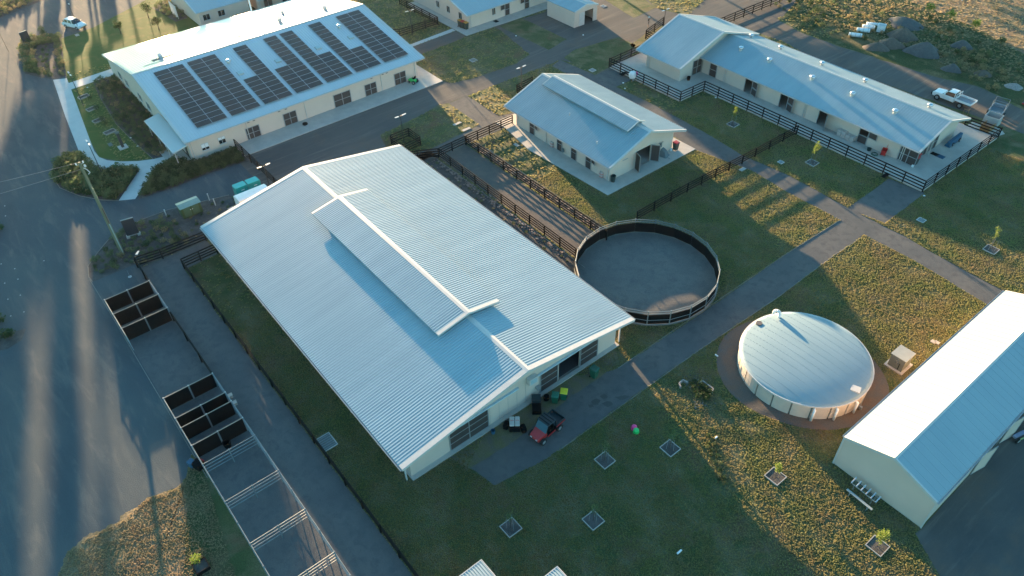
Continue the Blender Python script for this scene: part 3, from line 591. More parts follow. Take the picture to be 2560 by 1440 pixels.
x, z = on_y(1298, 296, wy0m); window(mid, 'y', wy0m, x-.45, x+.45, 1.7, 2.2, -1)
for x in (-71.6, -65.6, -54.1): downpipe(mid, x, wy0m-.07, .1, 2.9, (0, -.5))
for x, y in ((-63.6, 59.6), (-56.9, 58.1), (-70.6, 64.2)):
    b = MB(); b.tube((0, 0, -.1), (0, 0, .25), .06); b.tube((0, 0, .25), (0, 0, .3), .1); o = b.build('roof_pipe', TRIM, mid); o.location = Vector((x, y, zm(y)+.12))-mid.location
blk('wall_grille', Vector((wxm+.02, 60.0, 2.2))-mid.location, (.03, .9, .1), FRAME, mid); blk('wall_bracket', Vector((wxm+.15, 66.3, 2.1))-mid.location, (.12, .8, .05), FRAME, mid)
blk('saddle_hook', Vector((wxm+.12, 66.4, 1.7))-mid.location, (.14, .22, .5), GREYC, mid)

# ------------------------------------------------------------------ long stable with a taller head block
lon = thing('stable_block', 'long stable block with row of chrome roof ventilators and black fenced apron, upper right', 'building', (-50, 94, 0))
LX0, LX1, LY0, LY1, LZE, LZR = -65.6, -30.95, 87.55, 99.95, 2.75, 4.72; LM = (LY0+LY1)/2
zl = lambda y: LZE-.03+(LZR-LZE)*(1-abs(y-LM)/(LM-LY0))
wyl = 88.22; wxl = -31.9
LD = [((1772, 190), 0), ((1858, 232), 2), ((1945, 268), 2), ((2038, 318), 3), ((2140, 357), 1), ((2240, 404), 4)]
holes = []
items = []
for (px, py), kd in LD:
    xa = on_y(px, py, wyl)[0]; items.append((xa, kd))
    if kd in (2, 3): holes.append((xa, xa+1.25, .22, 2.4))
    if kd == 1: holes.append((xa, xa+1.25, 1.35, 2.4))
wall_plate('wall', 'y', wyl, [(-65.4, .22), (wxl, .22), (wxl, 2.7), (-65.4, 2.7)], holes, 1, CREAM, lon)
wall_plate('wall', 'x', wxl-.01, [(wyl+.13, .22), (99.2, .22), (99.2, zl(99.2)), (LM, zl(LM)), (wyl+.13, zl(wyl+.13))], [], -1, CREAM, lon)
wall_plate('wall', 'y', 99.2, [(-65.4, .22), (wxl, .22), (wxl, 2.7), (-65.4, 2.7)], [], -1, CREAM, lon)
gable_roof(lon, 'x', LX0+.1, LX1, LY0, LY1, LZE, LZR, ROOF_V, pitch=.34, h=.02, top=.045, cap=.22, barge=.14)
for xa, kd in items:
    if kd == 0: panel_door(lon, 'y', wyl, xa, xa+1.25, .25, 2.4, -1, rows=2, cols=1)
    if kd == 4: panel_door(lon, 'y', wyl, xa, xa+2.3, .25, 2.4, -1, rows=2, cols=2)
    if kd == 1:
        panel_door(lon, 'y', wyl, xa, xa+1.25, .25, 1.32, -1, rows=1, cols=1); leaf(lon, 'y', xa+1.3, wyl-.06, R(-3), 1.2, 1.4, 2.4)
    if kd == 2: leaf(lon, 'y', xa+1.28, wyl-.05, R(-20), 1.2, .25, 2.4, split=True)
    if kd == 3: leaf(lon, 'y', xa+1.28, wyl-.05, R(-62), 1.2, .25, 2.4, split=True)
    for s in (0, 1.25):
        if kd != 4: blk('door_frame', Vector((xa+s, wyl-.02, 1.32))-lon.location, (.08, .1, 2.2), FRAME, lon)
for px in ((1843, 123), (1916, 152), (2025, 195), (2125, 236), (2231, 280)):
    yv = 91.4; zz = zl(yv)+.1; x, y = at(px[0], px[1]+6, zz); spinner(lon, x, 91.5, zl(91.5)+.1, 1.3)
for px in ((1862, 85), (1966, 127), (2075, 208-1), (2175, 208), (2340, 270)):
    pass
for x in (-63.3, -58.0, -51.0, -44.2, -35.0): spinner(lon, x, 96.3, zl(96.3)+.1, 1.25)
for x in (-61.2, -47.5, -33.2):
    for dx in (0, .25): downpipe(lon, x+dx, wyl-.07, .22, 2.6, (0, -.5))
for x in (-62.1, -55.6, -54.4, -53.7, -45.4, -44.7, -44.1): wall_light(lon, x, wyl, 2.35, 0, -1)
for y0 in (90.3, 92.6): panel_door(lon, 'x', wxl, y0, y0+1.7, .25, 2.45, 1, rows=2, cols=2)
blk('lean_to_post', Vector((-31.5, 92.1, 1.4))-lon.location, (.1, .1, 2.5), TRIM, lon)
# head block
HX0, HX1, HY0, HY1, HZE, HZR = -73.3, -64.55, 82.0, 100.1, 3.0, 5.95; HM = (HY0+HY1)/2
zh = lambda y: HZE-.1+(HZR-HZE)*(1-abs(y-HM)/(HM-HY0))
for xx, s in ((-65.6, -1), (-72.3, 1)): wall_plate('wall', 'x', xx, [(83.4, .22), (98.9, .22), (98.9, zh(98.9)), (HM, zh(HM)), (83.4, zh(83.4))], [], s, CREAM, lon)
for yy, s in ((83.41, 1), (98.89, -1)): wall_plate('wall', 'y', yy, [(-72.17, .22), (-65.73, .22), (-65.73, zh(yy)), (-72.17, zh(yy))], [], s, CREAM, lon)
gable_roof(lon, 'x', HX0, HX1, HY0, HY1, HZE, HZR, ROOF_V, pitch=.4, h=.018, top=.04, cap=.25, barge=.2)
ya = on_x(1728, 192, -65.6)[0]; yb = on_x(1748, 180, -65.6)[0]
panel_door(lon, 'x', -65.6, ya, yb+.2, .25, 2.5, 1, rows=2, cols=2)
for x in (-71.9, -71.65): downpipe(lon, x, 83.33, .22, 2.9, (0, -.5))

# ------------------------------------------------------------------ long plain shed, bottom right
shed = thing('machinery_shed', 'long plain shed with brilliant white roof slope cut by the right edge', 'shed', (-8.5, 56, 0))
SX0, SX1, SY0, SY1, SZE, SZR = -12.36, -4.62, 42.75, 69.4, 3.6, 4.98; SM = (SX0+SX1)/2
wall_plate('wall', 'y', SY0+.03, [(SX0+.06, 0), (SX1-.06, 0), (SX1-.06, SZE-.06), (SM, SZR-.06), (SX0+.06, SZE-.06)], [], 1, CREAM2, shed)
wall_plate('wall', 'y', SY1-.03, [(SX0+.06, 0), (SX1-.06, 0), (SX1-.06, SZE-.06), (SM, SZR-.06), (SX0+.06, SZE-.06)], [], -1, CREAM2, shed)
wall_plate('wall', 'x', SX0+.05, [(SY0+.16, 0), (SY1-.16, 0), (SY1-.16, SZE-.08), (SY0+.16, SZE-.08)], [], 1, CREAM2, shed)
wall_plate('wall', 'x', SX1-.05, [(SY0+.16, 0), (SY1-.16, 0), (SY1-.16, SZE-.08), (SY0+.16, SZE-.08)], [(50.2, 53.6, 0, 3.0), (55, 58.4, 0, 3.)], -1, CREAM2, shed)
gable_roof(shed, 'y', SY0, SY1, SX0, SX1, SZE, SZR, ROOF_U, pitch=.76, h=.022, top=.045, cap=.16, barge=.1)
blk('corner_trim', Vector((SX0+.02, SY0, 1.78))-shed.location, (.12, .05, 3.56), TRIM, shed); blk('corner_trim', Vector((SX1-.02, SY0, 1.78))-shed.location, (.12, .05, 3.56), TRIM, shed)
for y0 in (50.2, 55.0): leaf(shed, 'x', SX1+.02, y0, R(78), 1.7, .1, 2.9, CREAM2); leaf(shed, 'x', SX1+.02, y0+3.4, R(100), 1.7, .1, 2.9, CREAM2)

# ------------------------------------------------------------------ buildings along the top edge
top = thing('stable_block', 'cream stable building with blue-white roof at the top edge behind three bins', 'building', (-110, 80, 0))
TX0, TX1, TY0, TY1, TZE, TZR = -120.2, -100.9, 70.55, 92.5, 2.75, 5.5; TM = (TX0+TX1)/2
ztp = lambda x: TZE-.1+(TZR-TZE)*(1-abs(x-TM)/(TX1-TM))
tw = -101.85
wall_plate('wall', 'x', tw, [(71.2, 0), (92, 0), (92, 2.7), (71.2, 2.7)], [], -1, CREAM, top)
wall_plate('wall', 'y', 71.22, [(-119.4, 0), (tw-.13, 0), (tw-.13, ztp(tw)), (TM, ztp(TM)), (-119.4, ztp(-119.4))], [], 1, CREAM, top)
wall_plate('wall', 'y', 91.98, [(-119.4, 0), (tw-.13, 0), (tw-.13, ztp(tw)), (TM, ztp(TM)), (-119.4, ztp(-119.4))], [], -1, CREAM, top)
wall_plate('wall', 'x', -119.4, [(71.4, 0), (91.9, 0), (91.9, 2.7), (71.4, 2.7)], [], 1, CREAM, top)
gable_roof(top, 'y', TY0, TY1, TX0, TX1, TZE, TZR, ROOF_U, pitch=.38, h=.018, top=.04, cap=.25, barge=.15)
for px in ((1095, 10), (1121, 23), (1151, 39)):
    x, z = on_y(px[0], px[1], 71.2); window(top, 'y', 71.2, x-.45, x+.45, z-.55, z+.55, -1)
yv, z = on_x(1234, 28, tw); window(top, 'x', tw, yv-.35, yv+.35, z-.6, z+.6, 1)
for px in ((1268, 27), (1317, 10)):
    yv = on_x(px[0], px[1], tw)[0]; panel_door(top, 'x', tw, yv-.5, yv+.5, .1, 2.2, 1, rows=2, cols=1); b = MB(); e = leaf(top, 'x', tw+.08, yv-.55, R(-84), 1.0, 1.3, 2.2)
for y in (71.6, 71.85): downpipe(top, tw+.07, y, .08, 2.65, (.4, 0))
sm = thing('small_shed', 'small cream shed with pale blue roof and open sliding door, top edge', 'shed', (-93.6, 87.5, 0))
sx0, sx1, sy0, sy1 = -97.2, -90.25, 84.95, 90.15; sM = (sy0+sy1)/2
zs = lambda y: 2.75+.62*(1-abs(y-sM)/(sM-sy0))
dv0 = on_x(1462, 53, sx1)[0]; dv1 = on_x(1481, 53, sx1)[0]
wall_plate('wall', 'x', sx1, [(sy0, 0), (sy1, 0), (sy1, zs(sy1)-.05), (sM, zs(sM)-.05), (sy0, zs(sy0)-.05)], [(dv0-.1, dv0+1.9, 0, 2.25)], -1, CREAM2, sm)
wall_plate('wall', 'x', sx0, [(sy0, 0), (sy1, 0), (sy1, zs(sy1)-.05), (sM, zs(sM)-.05), (sy0, zs(sy0)-.05)], [], 1, CREAM2, sm)
for yy, s in ((sy0+.01, 1), (sy1-.01, -1)): wall_plate('wall', 'y', yy, [(sx0+.13, 0), (sx1-.13, 0), (sx1-.13, 2.7), (sx0+.13, 2.7)], [], s, CREAM2, sm)
gable_roof(sm, 'x', sx0-.1, sx1+.1, sy0-.12, sy1+.12, 2.75, 3.4, ROOF_V, pitch=.4, h=.018, top=.04, cap=.15, barge=.08, gut=False)
blk('sliding_door', Vector((sx1+.05, dv0-.75, 1.12))-sm.location, (.05, 1.2, 2.2), TRIM, sm)
for i, (u0, u1, v0, v1, ze, zr, lab) in enumerate(((-148, -132.6, 36.6, 46.5, 2.8, 4.6, 'cream cottage with two windows and pale roof at the top edge, beyond the glaring roof'), (-146, -131.2, 47.2, 62, 2.6, 4.8, 'cream building with low pale verandah roof at the top edge, behind the white flue'))):
    bt = thing('stable_block', lab, 'building', ((u0+u1)/2, (v0+v1)/2, 0)); um = (u0+u1)/2
    wxx = u1-(.35 if i == 0 else 2.2)
    zf = lambda x: ze-.1+(zr-ze)*(1-abs(x-um)/(u1-um))
    wall_plate('wall', 'x', wxx, [(v0+.5, 0), (v1-.5, 0), (v1-.5, zf(wxx)), (v0+.5, zf(wxx))], [], -1, CREAM, bt)
    for yy, s in ((v0+.51, 1), (v1-.51, -1)): wall_plate('wall', 'y', yy, [(u0+.5, 0), (wxx-.13, 0), (wxx-.13, zf(wxx)), (um, zf(um)), (u0+.5, zf(u0+.5))], [], s, CREAM, bt)
    gable_roof(bt, 'y', v0, v1, u0, u1, ze, zr, ROOF_U, pitch=.4, h=.018, top=.04, cap=.2, barge=.12)
    if i == 0:
        for px in ((507, 12), (545, 3)):
            yv, z = on_x(px[0], px[1], wxx); window(bt, 'x', wxx, yv-.6, yv+.6, 1.1, 2.1, 1)
    else:
        for y in (49, 52.5, 56): panel_door(bt, 'x', wxx, y, y+1.6, .1, 2.1, 1, rows=1, cols=2, pm=MESHM)
        for y in (47.5, 51.5, 55.5, 60): blk('post', Vector((u1-.15, y, 1.25))-bt.location, (.1, .1, 2.5), TRIM, bt)
scr = thing('slatted_screen', 'tall white slatted screen beside the cottage at the top left', 'screen', (at(447, 48)[0], at(447, 48)[1], 0))
for k in range(8): blk('slat', (-.42*k, 0, 1.15), (.12, .07, 2.3), WHITEP, scr)
for z in (.3, 2.2): beam('batten', (.1, .06, z), (-3.1, .06, z), .05, .08, WHITEP, scr)
for (u0, v1, lab, w2, c_) in ((-22.75, 14.19, 'white corrugated shed roof corner poking in at the bottom edge', 3.0, ROOF_U), (-18.93, 18.02, 'pale blue shed roof corner at the bottom edge, right of the white one', 2.4, ROOF_V)):
    s_ = thing('garden_shed', lab, 'shed', (u0+w2, v1-w2/2, 0))
    bz = 3.0
    ribbed('roof_sheet', s_, 'y', v1-w2, v1, u0, u0+2*w2, bz, bz+.25, c_, .2, .03, .06)
    strip('roof_edge', s_, [(u0-.06, v1-.0, bz+.04), (u0+2*w2, v1, bz+.29), (u0+2*w2, v1+.06, bz+.29), (u0-.06, v1+.06, bz+.04)], GUTTER, .12)
    strip('roof_edge', s_, [(u0-.06, v1-w2, bz+.03), (u0-.0, v1-w2, bz+.03), (u0-.0, v1, bz+.03), (u0-.06, v1, bz+.03)], TRIM, .12)
    for yy, s in ((v1-.12, -1), (v1-w2+.12, 1)): wall_plate('wall', 'y', yy, [(u0+.12, 0), (u0+2*w2-.12, 0), (u0+2*w2-.12, bz+.15), (u0+.12, bz-.08)], [], s, CREAM2, s_)
    for xx, s in ((u0+.12, 1), (u0+2*w2-.12, -1)): wall_plate('wall', 'x', xx, [(v1-w2+.25, 0), (v1-.25, 0), (v1-.25, bz-.08), (v1-w2+.25, bz-.08)], [], s, CREAM2, s_)

# ------------------------------------------------------------------ water tank
tk = thing('water_tank', 'large round water tank with domed white roof and concrete panel wall', 'tank', (-20.2, 49.5, 0))
TR, TH = 5.82, 1.68; NP = 22
for i in range(NP):
    a0 = 2*math.pi*i/NP+.012; a1 = 2*math.pi*(i+1)/NP-.012; b = MB(); k = 4; vs = []
    for j in range(k+1):
        a = a0+(a1-a0)*j/k
        for r in (TR, TR-.15):
            for z in (0, TH): vs.append((r*math.cos(a), r*math.sin(a), z))
    fs = []
    for j in range(k):
        q = j*4; fs += [(q, q+4, q+5, q+1), (q+2, q+3, q+7, q+6), (q+1, q+5, q+7, q+3)]
    fs += [(0, 1, 3, 2), (4*k, 4*k+2, 4*k+3, 4*k+1)]
    b.add(vs, fs); b.build('wall_panel', TANKC, tk)
b = MB(); b.lathe((0, 0, 0), [(TR-.12, .0), (TR-.12, TH-.02)], 44); b.build('liner', mat('joint_grey', (.22, .22, .2), .8), tk)
b = MB(); b.lathe((0, 0, TH), [(TR+.06, -.08), (TR+.07, .04), (TR-.3, .1), (TR*.8, .26), (TR*.55, .4), (TR*.3, .48), (.02, .51)], 72); b.build('roof', TANKR, tk, True)
b = MB(); b.lathe((0, 0, TH), [(TR+.075, -.1), (TR+.09, -.1), (TR+.09, .035), (TR+.075, .05)], 72); b.build('roof_edge', TRIM, tk)
dome = lambda x, y: TH+float(np.interp(math.hypot(x, y), [0, TR*.3, TR*.55, TR*.8, TR-.3, TR], [.51, .48, .4, .26, .1, .04]))
b = MB()
for k in range(-7, 8):
    yy = k*.76; xs = math.sqrt(max(0, (TR-.1)**2-yy*yy)); n = 30
    for j in range(n):
        xa = -xs+2*xs*j/n; xb = -xs+2*xs*(j+1)/n
        b.box(((xa+xb)/2, yy, dome((xa+xb)/2, yy)+.002), (xb-xa, .025, .012))
b.build('roof_seam', TANKR, tk)
x, y = at(1948, 792, 1.9); x += 20.2; y -= 49.5
b = MB(); n = 8; ps = [(x, y, 1.7), (x, y, 2.25)]+[(x-.28+.28*math.cos(a), y-.08+.08*math.cos(a), 2.25+.3*math.sin(a)) for a in np.linspace(0, math.pi, n)][1:]+[(x-.56, y-.16, 2.05)]
b.path(ps, .14, 12); b.build('breather_pipe', WHITEP, tk, True)
x, y = at(1898, 807, 1.95); b = MB(); b.tube((x+20.2, y-49.5, 1.8), (x+20.2, y-49.5, 1.97), .3, .3, 18); b.build('inspection_hatch', mat('hatch_brown', (.16, .12, .1), .6), tk)
x, y = at(2140, 971, 1.95); b = MB(); b.box((x+20.2, y-49.5, 1.86), (.8, .7, .14), R(20)); b.build('access_hatch', TRIM, tk)
for px in ((2026, 1048), (2078, 1042), (2124, 1025)):
    x, y = at(*px); a = math.atan2(y-49.5, x+20.2); r = TR+.22
    b = MB(); b.path([((TR-.05)*math.cos(a), (TR-.05)*math.sin(a), 1.42), (r*math.cos(a), r*math.sin(a), 1.42), (r*math.cos(a), r*math.sin(a), .05)], .11, 12); b.build('overflow_pipe', WHITEP, tk, True)
a = math.atan2(at(2140, 1018)[1]-49.5, at(2140, 1018)[0]+20.2)
b = MB(); b.tube((6.05*math.cos(a), 6.05*math.sin(a), 0), (6.05*math.cos(a), 6.05*math.sin(a), 1.5), .035); b.box((6.1*math.cos(a), 6.1*math.sin(a), .3), (.3, .2, .3), a); b.build('level_gauge', FRAME, tk)

# ------------------------------------------------------------------ round yard
ry = thing('round_yard', 'round horse yard ringed by grey rails over solid black panels', 'horse yard', (-38.69, 48.09, 0))
NR = 21
pm2 = None; proto_bits = None
for i in range(NR):
    a = 2*math.pi*(i+.35)/NR; a2 = 2*math.pi*(i+1.35)/NR; r = 7.5
    p = Vector((r*math.cos(a), r*math.sin(a), 0)); q = Vector((r*math.cos(a2), r*math.sin(a2), 0))
    pipe('post', p, p+Vector((0, 0, 1.86)), .055, PIPE, ry)
    blk('post_cap', p+Vector((0, 0, 1.88)), (.12, .12, .05), PIPE, ry, rz=a)
    for z in (1.8, 1.52): pipe('rail', p+Vector((0, 0, z)), q+Vector((0, 0, z)), .038, PIPE, ry)
    out = ((p+q)/2).normalized()*.05
    for z in (.7, .12): pipe('rail', p+out+Vector((0, 0, z)), q+out+Vector((0, 0, z)), .03, PIPE, ry)
    beam('black_panel', p*.995+Vector((0, 0, .74)), q*.995+Vector((0, 0, .74)), .03, 1.22, BLACK, ry)
b = MB(); b.lathe((0, 0, 0), [(7.42, 0), (7.42, .1), (7.6, .1), (7.6, 0)], 63); b.build('sleeper_edge', mat('edging_timber', (.2, .18, .15), .9), ry)

# ------------------------------------------------------------------ pipe yards on the left
def yard(label, uparts, side_l, side_r, open_u, y0=2.0, y1=6.56, h=1.8):
    t = thing('horse_yard', label, 'horse yard', (uparts[0] if uparts else open_u[0], (y0+y1)/2, 0)); o = t.location
    V = lambda x, y, z: Vector((x, y, z))-o
    for u in uparts:
        ym = (y0+y1)/2
        for y in (y0, ym, y1):
            pipe('post', V(u, y, 0), V(u, y, h), .05, PIPE, t); blk('post_cap', V(u, y, h+.02), (.1, .1, .05), TRIM, t)
        pipe('rail', V(u, y0, h-.03), V(u, y1, h-.03), .034, mat('rail_top', (.3, .25, .22), .6), t)
        for a, b_ in ((y0+.08, ym-.08), (ym+.08, y1-.08)): blk('black_panel', V(u+.02, (a+b_)/2, .88), (.03, b_-a, 1.68), BLACK, t)
        pipe('rail', V(u, y0, .08), V(u, y1, .08), .03, PIPE, t)
    for u in open_u:
        ym = (y0+y1)/2
        for y in (y0, ym, y1): pipe('post', V(u, y, 0), V(u, y, h), .045, PIPE, t); blk('post_cap', V(u, y, h+.02), (.11, .11, .05), PIPE, t)
        for z in (h-.04, 1.4, 1.02, .64): pipe('rail', V(u, y0, z), V(u, y1, z), .036, PIPE, t)
    us = sorted(uparts+open_u)
    for y, (s0, s1) in ((y0, side_l), (y1, side_r)):
        cuts = [s0]+[u for u in us if s0 < u < s1]+[s1]
        for a, b_ in zip(cuts[:-1], cuts[1:]):
            for z in (h-.04, 1.4, 1.02, .64): pipe('rail', V(a, y, z), V(b_, y, z), .036, PIPE, t)
            if b_-a > 3: pipe('post', V((a+b_)/2, y, 0), V((a+b_)/2, y, h), .045, PIPE, t); blk('post_cap', V((a+b_)/2, y, h+.02), (.11, .11, .05), PIPE, t)
    return t
yard('upper horse yard of three black rubber-panelled partitions, near the utility pole', [-70.2, -67.5, -64.9], (-70.2, -62.5), (-70.2, -64.9), [])
yard('lower horse yards with four black-panelled partitions and open pipe pens running off the bottom edge', [-53.5, -50.6, -49.3, -46.9], (-53.5, -12), (-53.5, -12), [-44.5, -40.0, -35.4, -30.75, -26.1, -21.5])

# ------------------------------------------------------------------ black rail fences
def fence(label, pl, h=1.3, n=4, sp=2.6, z0=0., name='rail_fence', m=None, tall=()):
    m = m or BLACKP; o = thing(name, label, 'fence', (pl[0][0], pl[0][1], z0)); O = o.location
    for k in range(len(pl)-1):
        a = Vector((*pl[k], z0)); b_ = Vector((*pl[k+1], z0)); L = (b_-a).length; q = max(1, round(L/sp)); d = (b_-a)/q; rz = math.atan2(d.y, d.x)
        side = Vector((-d.y, d.x, 0)).normalized()*.07
        for i in range(q+(1 if k == len(pl)-2 else 0)):
            p = a+d*i; blk('post', p-O+Vector((0, 0, (h+.08)/2)), (.12, .12, h+.08+random.uniform(-.02, .02)), m, o, rz=rz)
        for i in range(q):
            for j in range(n):
                z = h-.02-j*(h-.28)/(n-1)-random.uniform(0, .012)
                p = a+d*(i+.5)-O+side+Vector((0, 0, z)); blk('rail', p, (d.length-.02, .045, .15), m, o, rz=rz)
    return o
fence('black rail fence running behind the barn to the small stable, with gates', [(-74.9, 39.9), (-72.2, 44.6), (-72.4, 49.1), (-72.5, 57.2)], sp=2.2)
fence('black rail fence along the gravel lane, on its barn side', [(-72.2, 44.62), (-45.6, 44.36)])
fence('black rail fence along the gravel lane, on its small stable side', [(-72.35, 49.15), (-45.7, 49.15)])
fence('black rail fence from the round yard up the lawn to the long stable fence', [(-46.0, 54.3), (-46, 63), (-45.6, 75.5), (-45.5, 84.1)])
fence('black rail fence around the concrete apron of the long stable', [(-76.1, 86.4), (-75.9, 79.1), (-61.6, 79.2), (-61.5, 84.2), (-27.84, 84.3), (-27.84, 102.9)], z0=.02, h=1.5)
fence('short black gate fence at the far right corner of the long stable', [(-27.84, 102.95), (-32.2, 102.7)], z0=.02, h=1.5, sp=4.3)
fence('short black fence behind the taller head of the long stable', [(-79.4, 90.8), (-81.0, 96.7)], h=1.4)
fence('black fence returning from the road to the taller head of the long stable', [(-79.35, 90.75), (-74.5, 90.2)], h=1.4)
fence('black rail fence running off the top edge behind the long stable', [(-74.3, 101.5), (-74.3, 107), (-74.0, 124)], h=1.5)
fence('small square of black rail fence around a lamp post behind the barn', [(-79.05, 41.7), (-79.0, 44.45), (-76.2, 44.45), (-76.0, 41.6), (-79.0, 41.62)], h=1.35, sp=2.8)
fence('corner of black rail fence behind the small stable with a lamp post', [(-76.3, 63.3), (-78.97, 63.3), (-79.3, 66.5)], h=1.3, sp=2.7)
fence('black rail fence across the road from the solar building corner towards the barn', [(-91.9, 25.25), (-80.2, 25.3), (-75.2, 25.3)], h=1.3)
fence('black rail fence at the garden bed by the utility pole', [(-75.7, 6.7), (-75.3, 9.3), (-75.2, 14.3), (-75.2, 18)], sp=4.6)
fence('short black rail fence at the head of the grass strip beside the barn', [(-72.1, 10.5), (-72.2, 14.4), (-72.2, 16.5)], sp=2.2)
fence('long black fence along the grass strip beside the sand track', [(-72.0, 10.5), (-20, 10.38)], h=1.15, sp=2.75)
fence('black fence between garden bed and the first horse yard', [(-75.6, 6.6), (-70.4, 6.6)], h=1.2)
fence('black fence joining the two sets of horse yards', [(-64.7, 6.58), (-53.7, 6.58)], h=1.2, sp=3.6)
fence('dark rail fence around the top lawn beside the cream stable building', [(-118.6, 68.3), (-106.8, 68.5), (-107.0, 60.9), (-109.5, 57.8)], h=1.3)

# ------------------------------------------------------------------ lamps, poles, signs
def lamp(px, h, label, double=True, rz=0., group='lamp posts along the road'):
    x, y = at(px[0], px[1], h); t = thing('lamp_post', label, 'street lamp', (x, y, 0), rz, group)
    b = MB(); b.tube((0, 0, 0), (0, 0, h-.05), .06, .04, 10); b.box((0, 0, .02), (.26, .26, .04)); b.build('pole', mat('pole_black', (.03, .03, .03), .5), t)
    for s in ((-1, 1) if double else (1,)):
        b = MB(); b.tube((0, 0, h-.08), (0, s*.3, h), .03, .03, 8); b.build('arm', MATS['pole_black'], t)
        b = MB(); b.quad([(-.11, s*.28, h+.05), (.11, s*.28, h+.05), (.08, s*.85, h+.08), (-.08, s*.85, h+.08)], .06); b.build('lamp_head', mat('lamp_head_grey', (.55, .54, .52), .4), t)
    return t
lamp((220, 357), 4.9, 'lamp post standing in the shrubs just below the curved footpath', rz=1.57)
lamp((174, 185), 4.9, 'lamp post beside the top end of the broad footpath', rz=1.57)
lamp((170, 8), 4.7, 'single-headed lamp post beside the white car', False, rz=-1.57)
lamp((1001, 290), 3.9, 'double lamp post inside the little square fence')
lamp((1303, 168), 4.4, 'double lamp post behind the small stable')
lamp((1664, 25), 4.4, 'double lamp post behind the head of the long stable')
lamp((1024, 27), 4.2, 'double lamp post by the dark fence on the top lawn')
lamp((659, 415), 3.2, 'low double lamp post by the teal skips')
lamp((338, 641), 3.0, 'lamp post with a sunlit head at the fence corner below the utility pole', False, rz=.8)
ux, uy = at(306, 632)
up = thing('utility_pole', 'tall timber utility pole rising from the garden bed at left', 'utility pole', (ux, uy, 0))
b = MB(); b.tube((0, 0, 0), (0, 0, 12.0), .22, .14, 14); b.build('pole_trunk', TIMB, up)
b = MB(); b.tube((.2, .05, 0), (.19, .05, 4.2), .05, .05, 8); b.build('cable_duct', mat('duct_grey', (.3, .36, .36), .5), up)
b = MB(); b.box((.19, .08, 5.2), (.03, .1, 2.2)); b.build('pole_plate', mat('rust_plate', (.1, .05, .04), .7), up)
for z, y in ((11.8, .35), (11.8, -.35)):
    b = MB(); b.tube((0, 0, z-.1), (0, y, z), .03); b.build('bracket', FRAME, up); b = MB(); b.lathe((0, y, z), [(.05, 0), (.09, .08), (.05, .12), (.08, .2), (.02, .24)], 10); b.build('insulator', WHITEP, up)
b = MB(); b.path([(0, .1, 11.3), (.25, .35, 11.1), (.3, .5, 10.7), (.15, .3, 10.5)], .04); b.lathe((.1, .35, 11.35), [(.1, 0), (.14, .1), (.1, .25), (.02, .3)], 10); b.build('pole_head_fitting', HEADL, up)
for k in range(5):
    b = MB(); b.tube((.14, 0, 9.2-.35*k), (.34, .1, 9.2-.35*k), .025); b.build('step_rung', STEEL, up)
def wire(a, b_, sag, label):
    bb = MB(a); n = 14; P_ = [Vector(a).lerp(Vector(b_), i/n)-Vector((0, 0, sag*4*(i/n)*(1-i/n))) for i in range(n+1)]
    bb.path(P_, .018, 5); o = bb.build('power_line', mat('wire_grey', (.2, .2, .2), .5)); o.location = a; return tag(o, label, 'cable')
wire((ux, uy-.2, 12.0), (ux-14, uy-46, 12.5), .8, 'upper overhead wire from the utility pole to the left edge')
wire((ux, uy, 11.2), (ux-9, uy-46, 11.5), .8, 'lower overhead wire from the utility pole to the left edge')
def signboard(px1, px2, h, label, name='sign_board'):
    x1, y1 = at(*px1); x2, y2 = at(*px2); c = ((x1+x2)/2, (y1+y2)/2, 0); rz = math.atan2(y2-y1, x2-x1); w_ = math.hypot(x2-x1, y2-y1)
    t = thing(name, label, 'sign', c, rz)
    blk('sign_panel', (0, 0, .25+(h-.25)/2), (w_, .14, h-.25), mat('sign_black', (.018, .026, .036), .5), t); blk('sign_top', (0, 0, h+.02), (w_+.02, .18, .05), mat('sign_top', (.2, .22, .22), .5), t)
    for s in (-1, 1): blk('footing', (s*w_*.45, -.05, .13), (.35, .5, .26), CONC, t)
    blk('kick_rail', (0, -.1, .2), (w_*.7, .06, .1), FRAME, t)
signboard((320, 594), (350, 585), 2.4, 'black upright sign board standing by the road near the utility pole')
signboard((61, 113), (80, 106), 2.1, 'black upright sign board on the far garden island at top left')
x, y = at(308, 369); t = thing('sculpture', 'slender dark upright sculpture on a pale square plinth in the side lawn', 'sculpture', (x, y, 0))
blk('plinth', (0, 0, .09), (1.15, 1.15, .14), CONC2, t); b = MB(); b.quad([(-.12, -.18, 2.2), (.12, -.18, 2.2), (.14, .18, 2.2), (-.14, .18, 2.2)], 2.05); b.build('column', MATS['sign_black'], t)
blk('cap_stone', (0, 0, 2.3), (.34, .5, .2), GREYC, t)
for k in range(3): blk('foot_bar', (.22, .0+.12*(k-1), .2), (.2, .05, .06), BLACK, t)

# green kiosk, teal skips, white tank by the barn
kx, ky = -80.9+(-.78), 15.05
t = thing('electrical_kiosk', 'olive green metal kiosk with pale hipped roof beside the road', 'kiosk', (-81.65, 15.05, 0))
b = MB(); b.box((0, 0, .72), (1.45, 2.35, 1.44)); b.build('cabinet', KHAKI, t)
for s in (-1, 1): b = MB(); b.box((.735, s*.5, .75), (.03, .8, 1.2)); b.build('door', mat('kiosk_door', (.07, .12, .07), .5), t)
b = MB(); b.add([(-.82, -1.28, 1.44), (.82, -1.28, 1.44), (.82, 1.28, 1.44), (-.82, 1.28, 1.44), (0, -1.25, 1.68), (0, 1.25, 1.68)], [(0, 1, 4), (1, 2, 5, 4), (2, 3, 5), (3, 0, 4, 5), (3, 2, 1, 0)]); b.build('roof', KHAKIR, t)
for s in (-1, 1): blk('warning_plate', (.755, s*.12, .95), (.01, .1, .08), WHITEP, t)
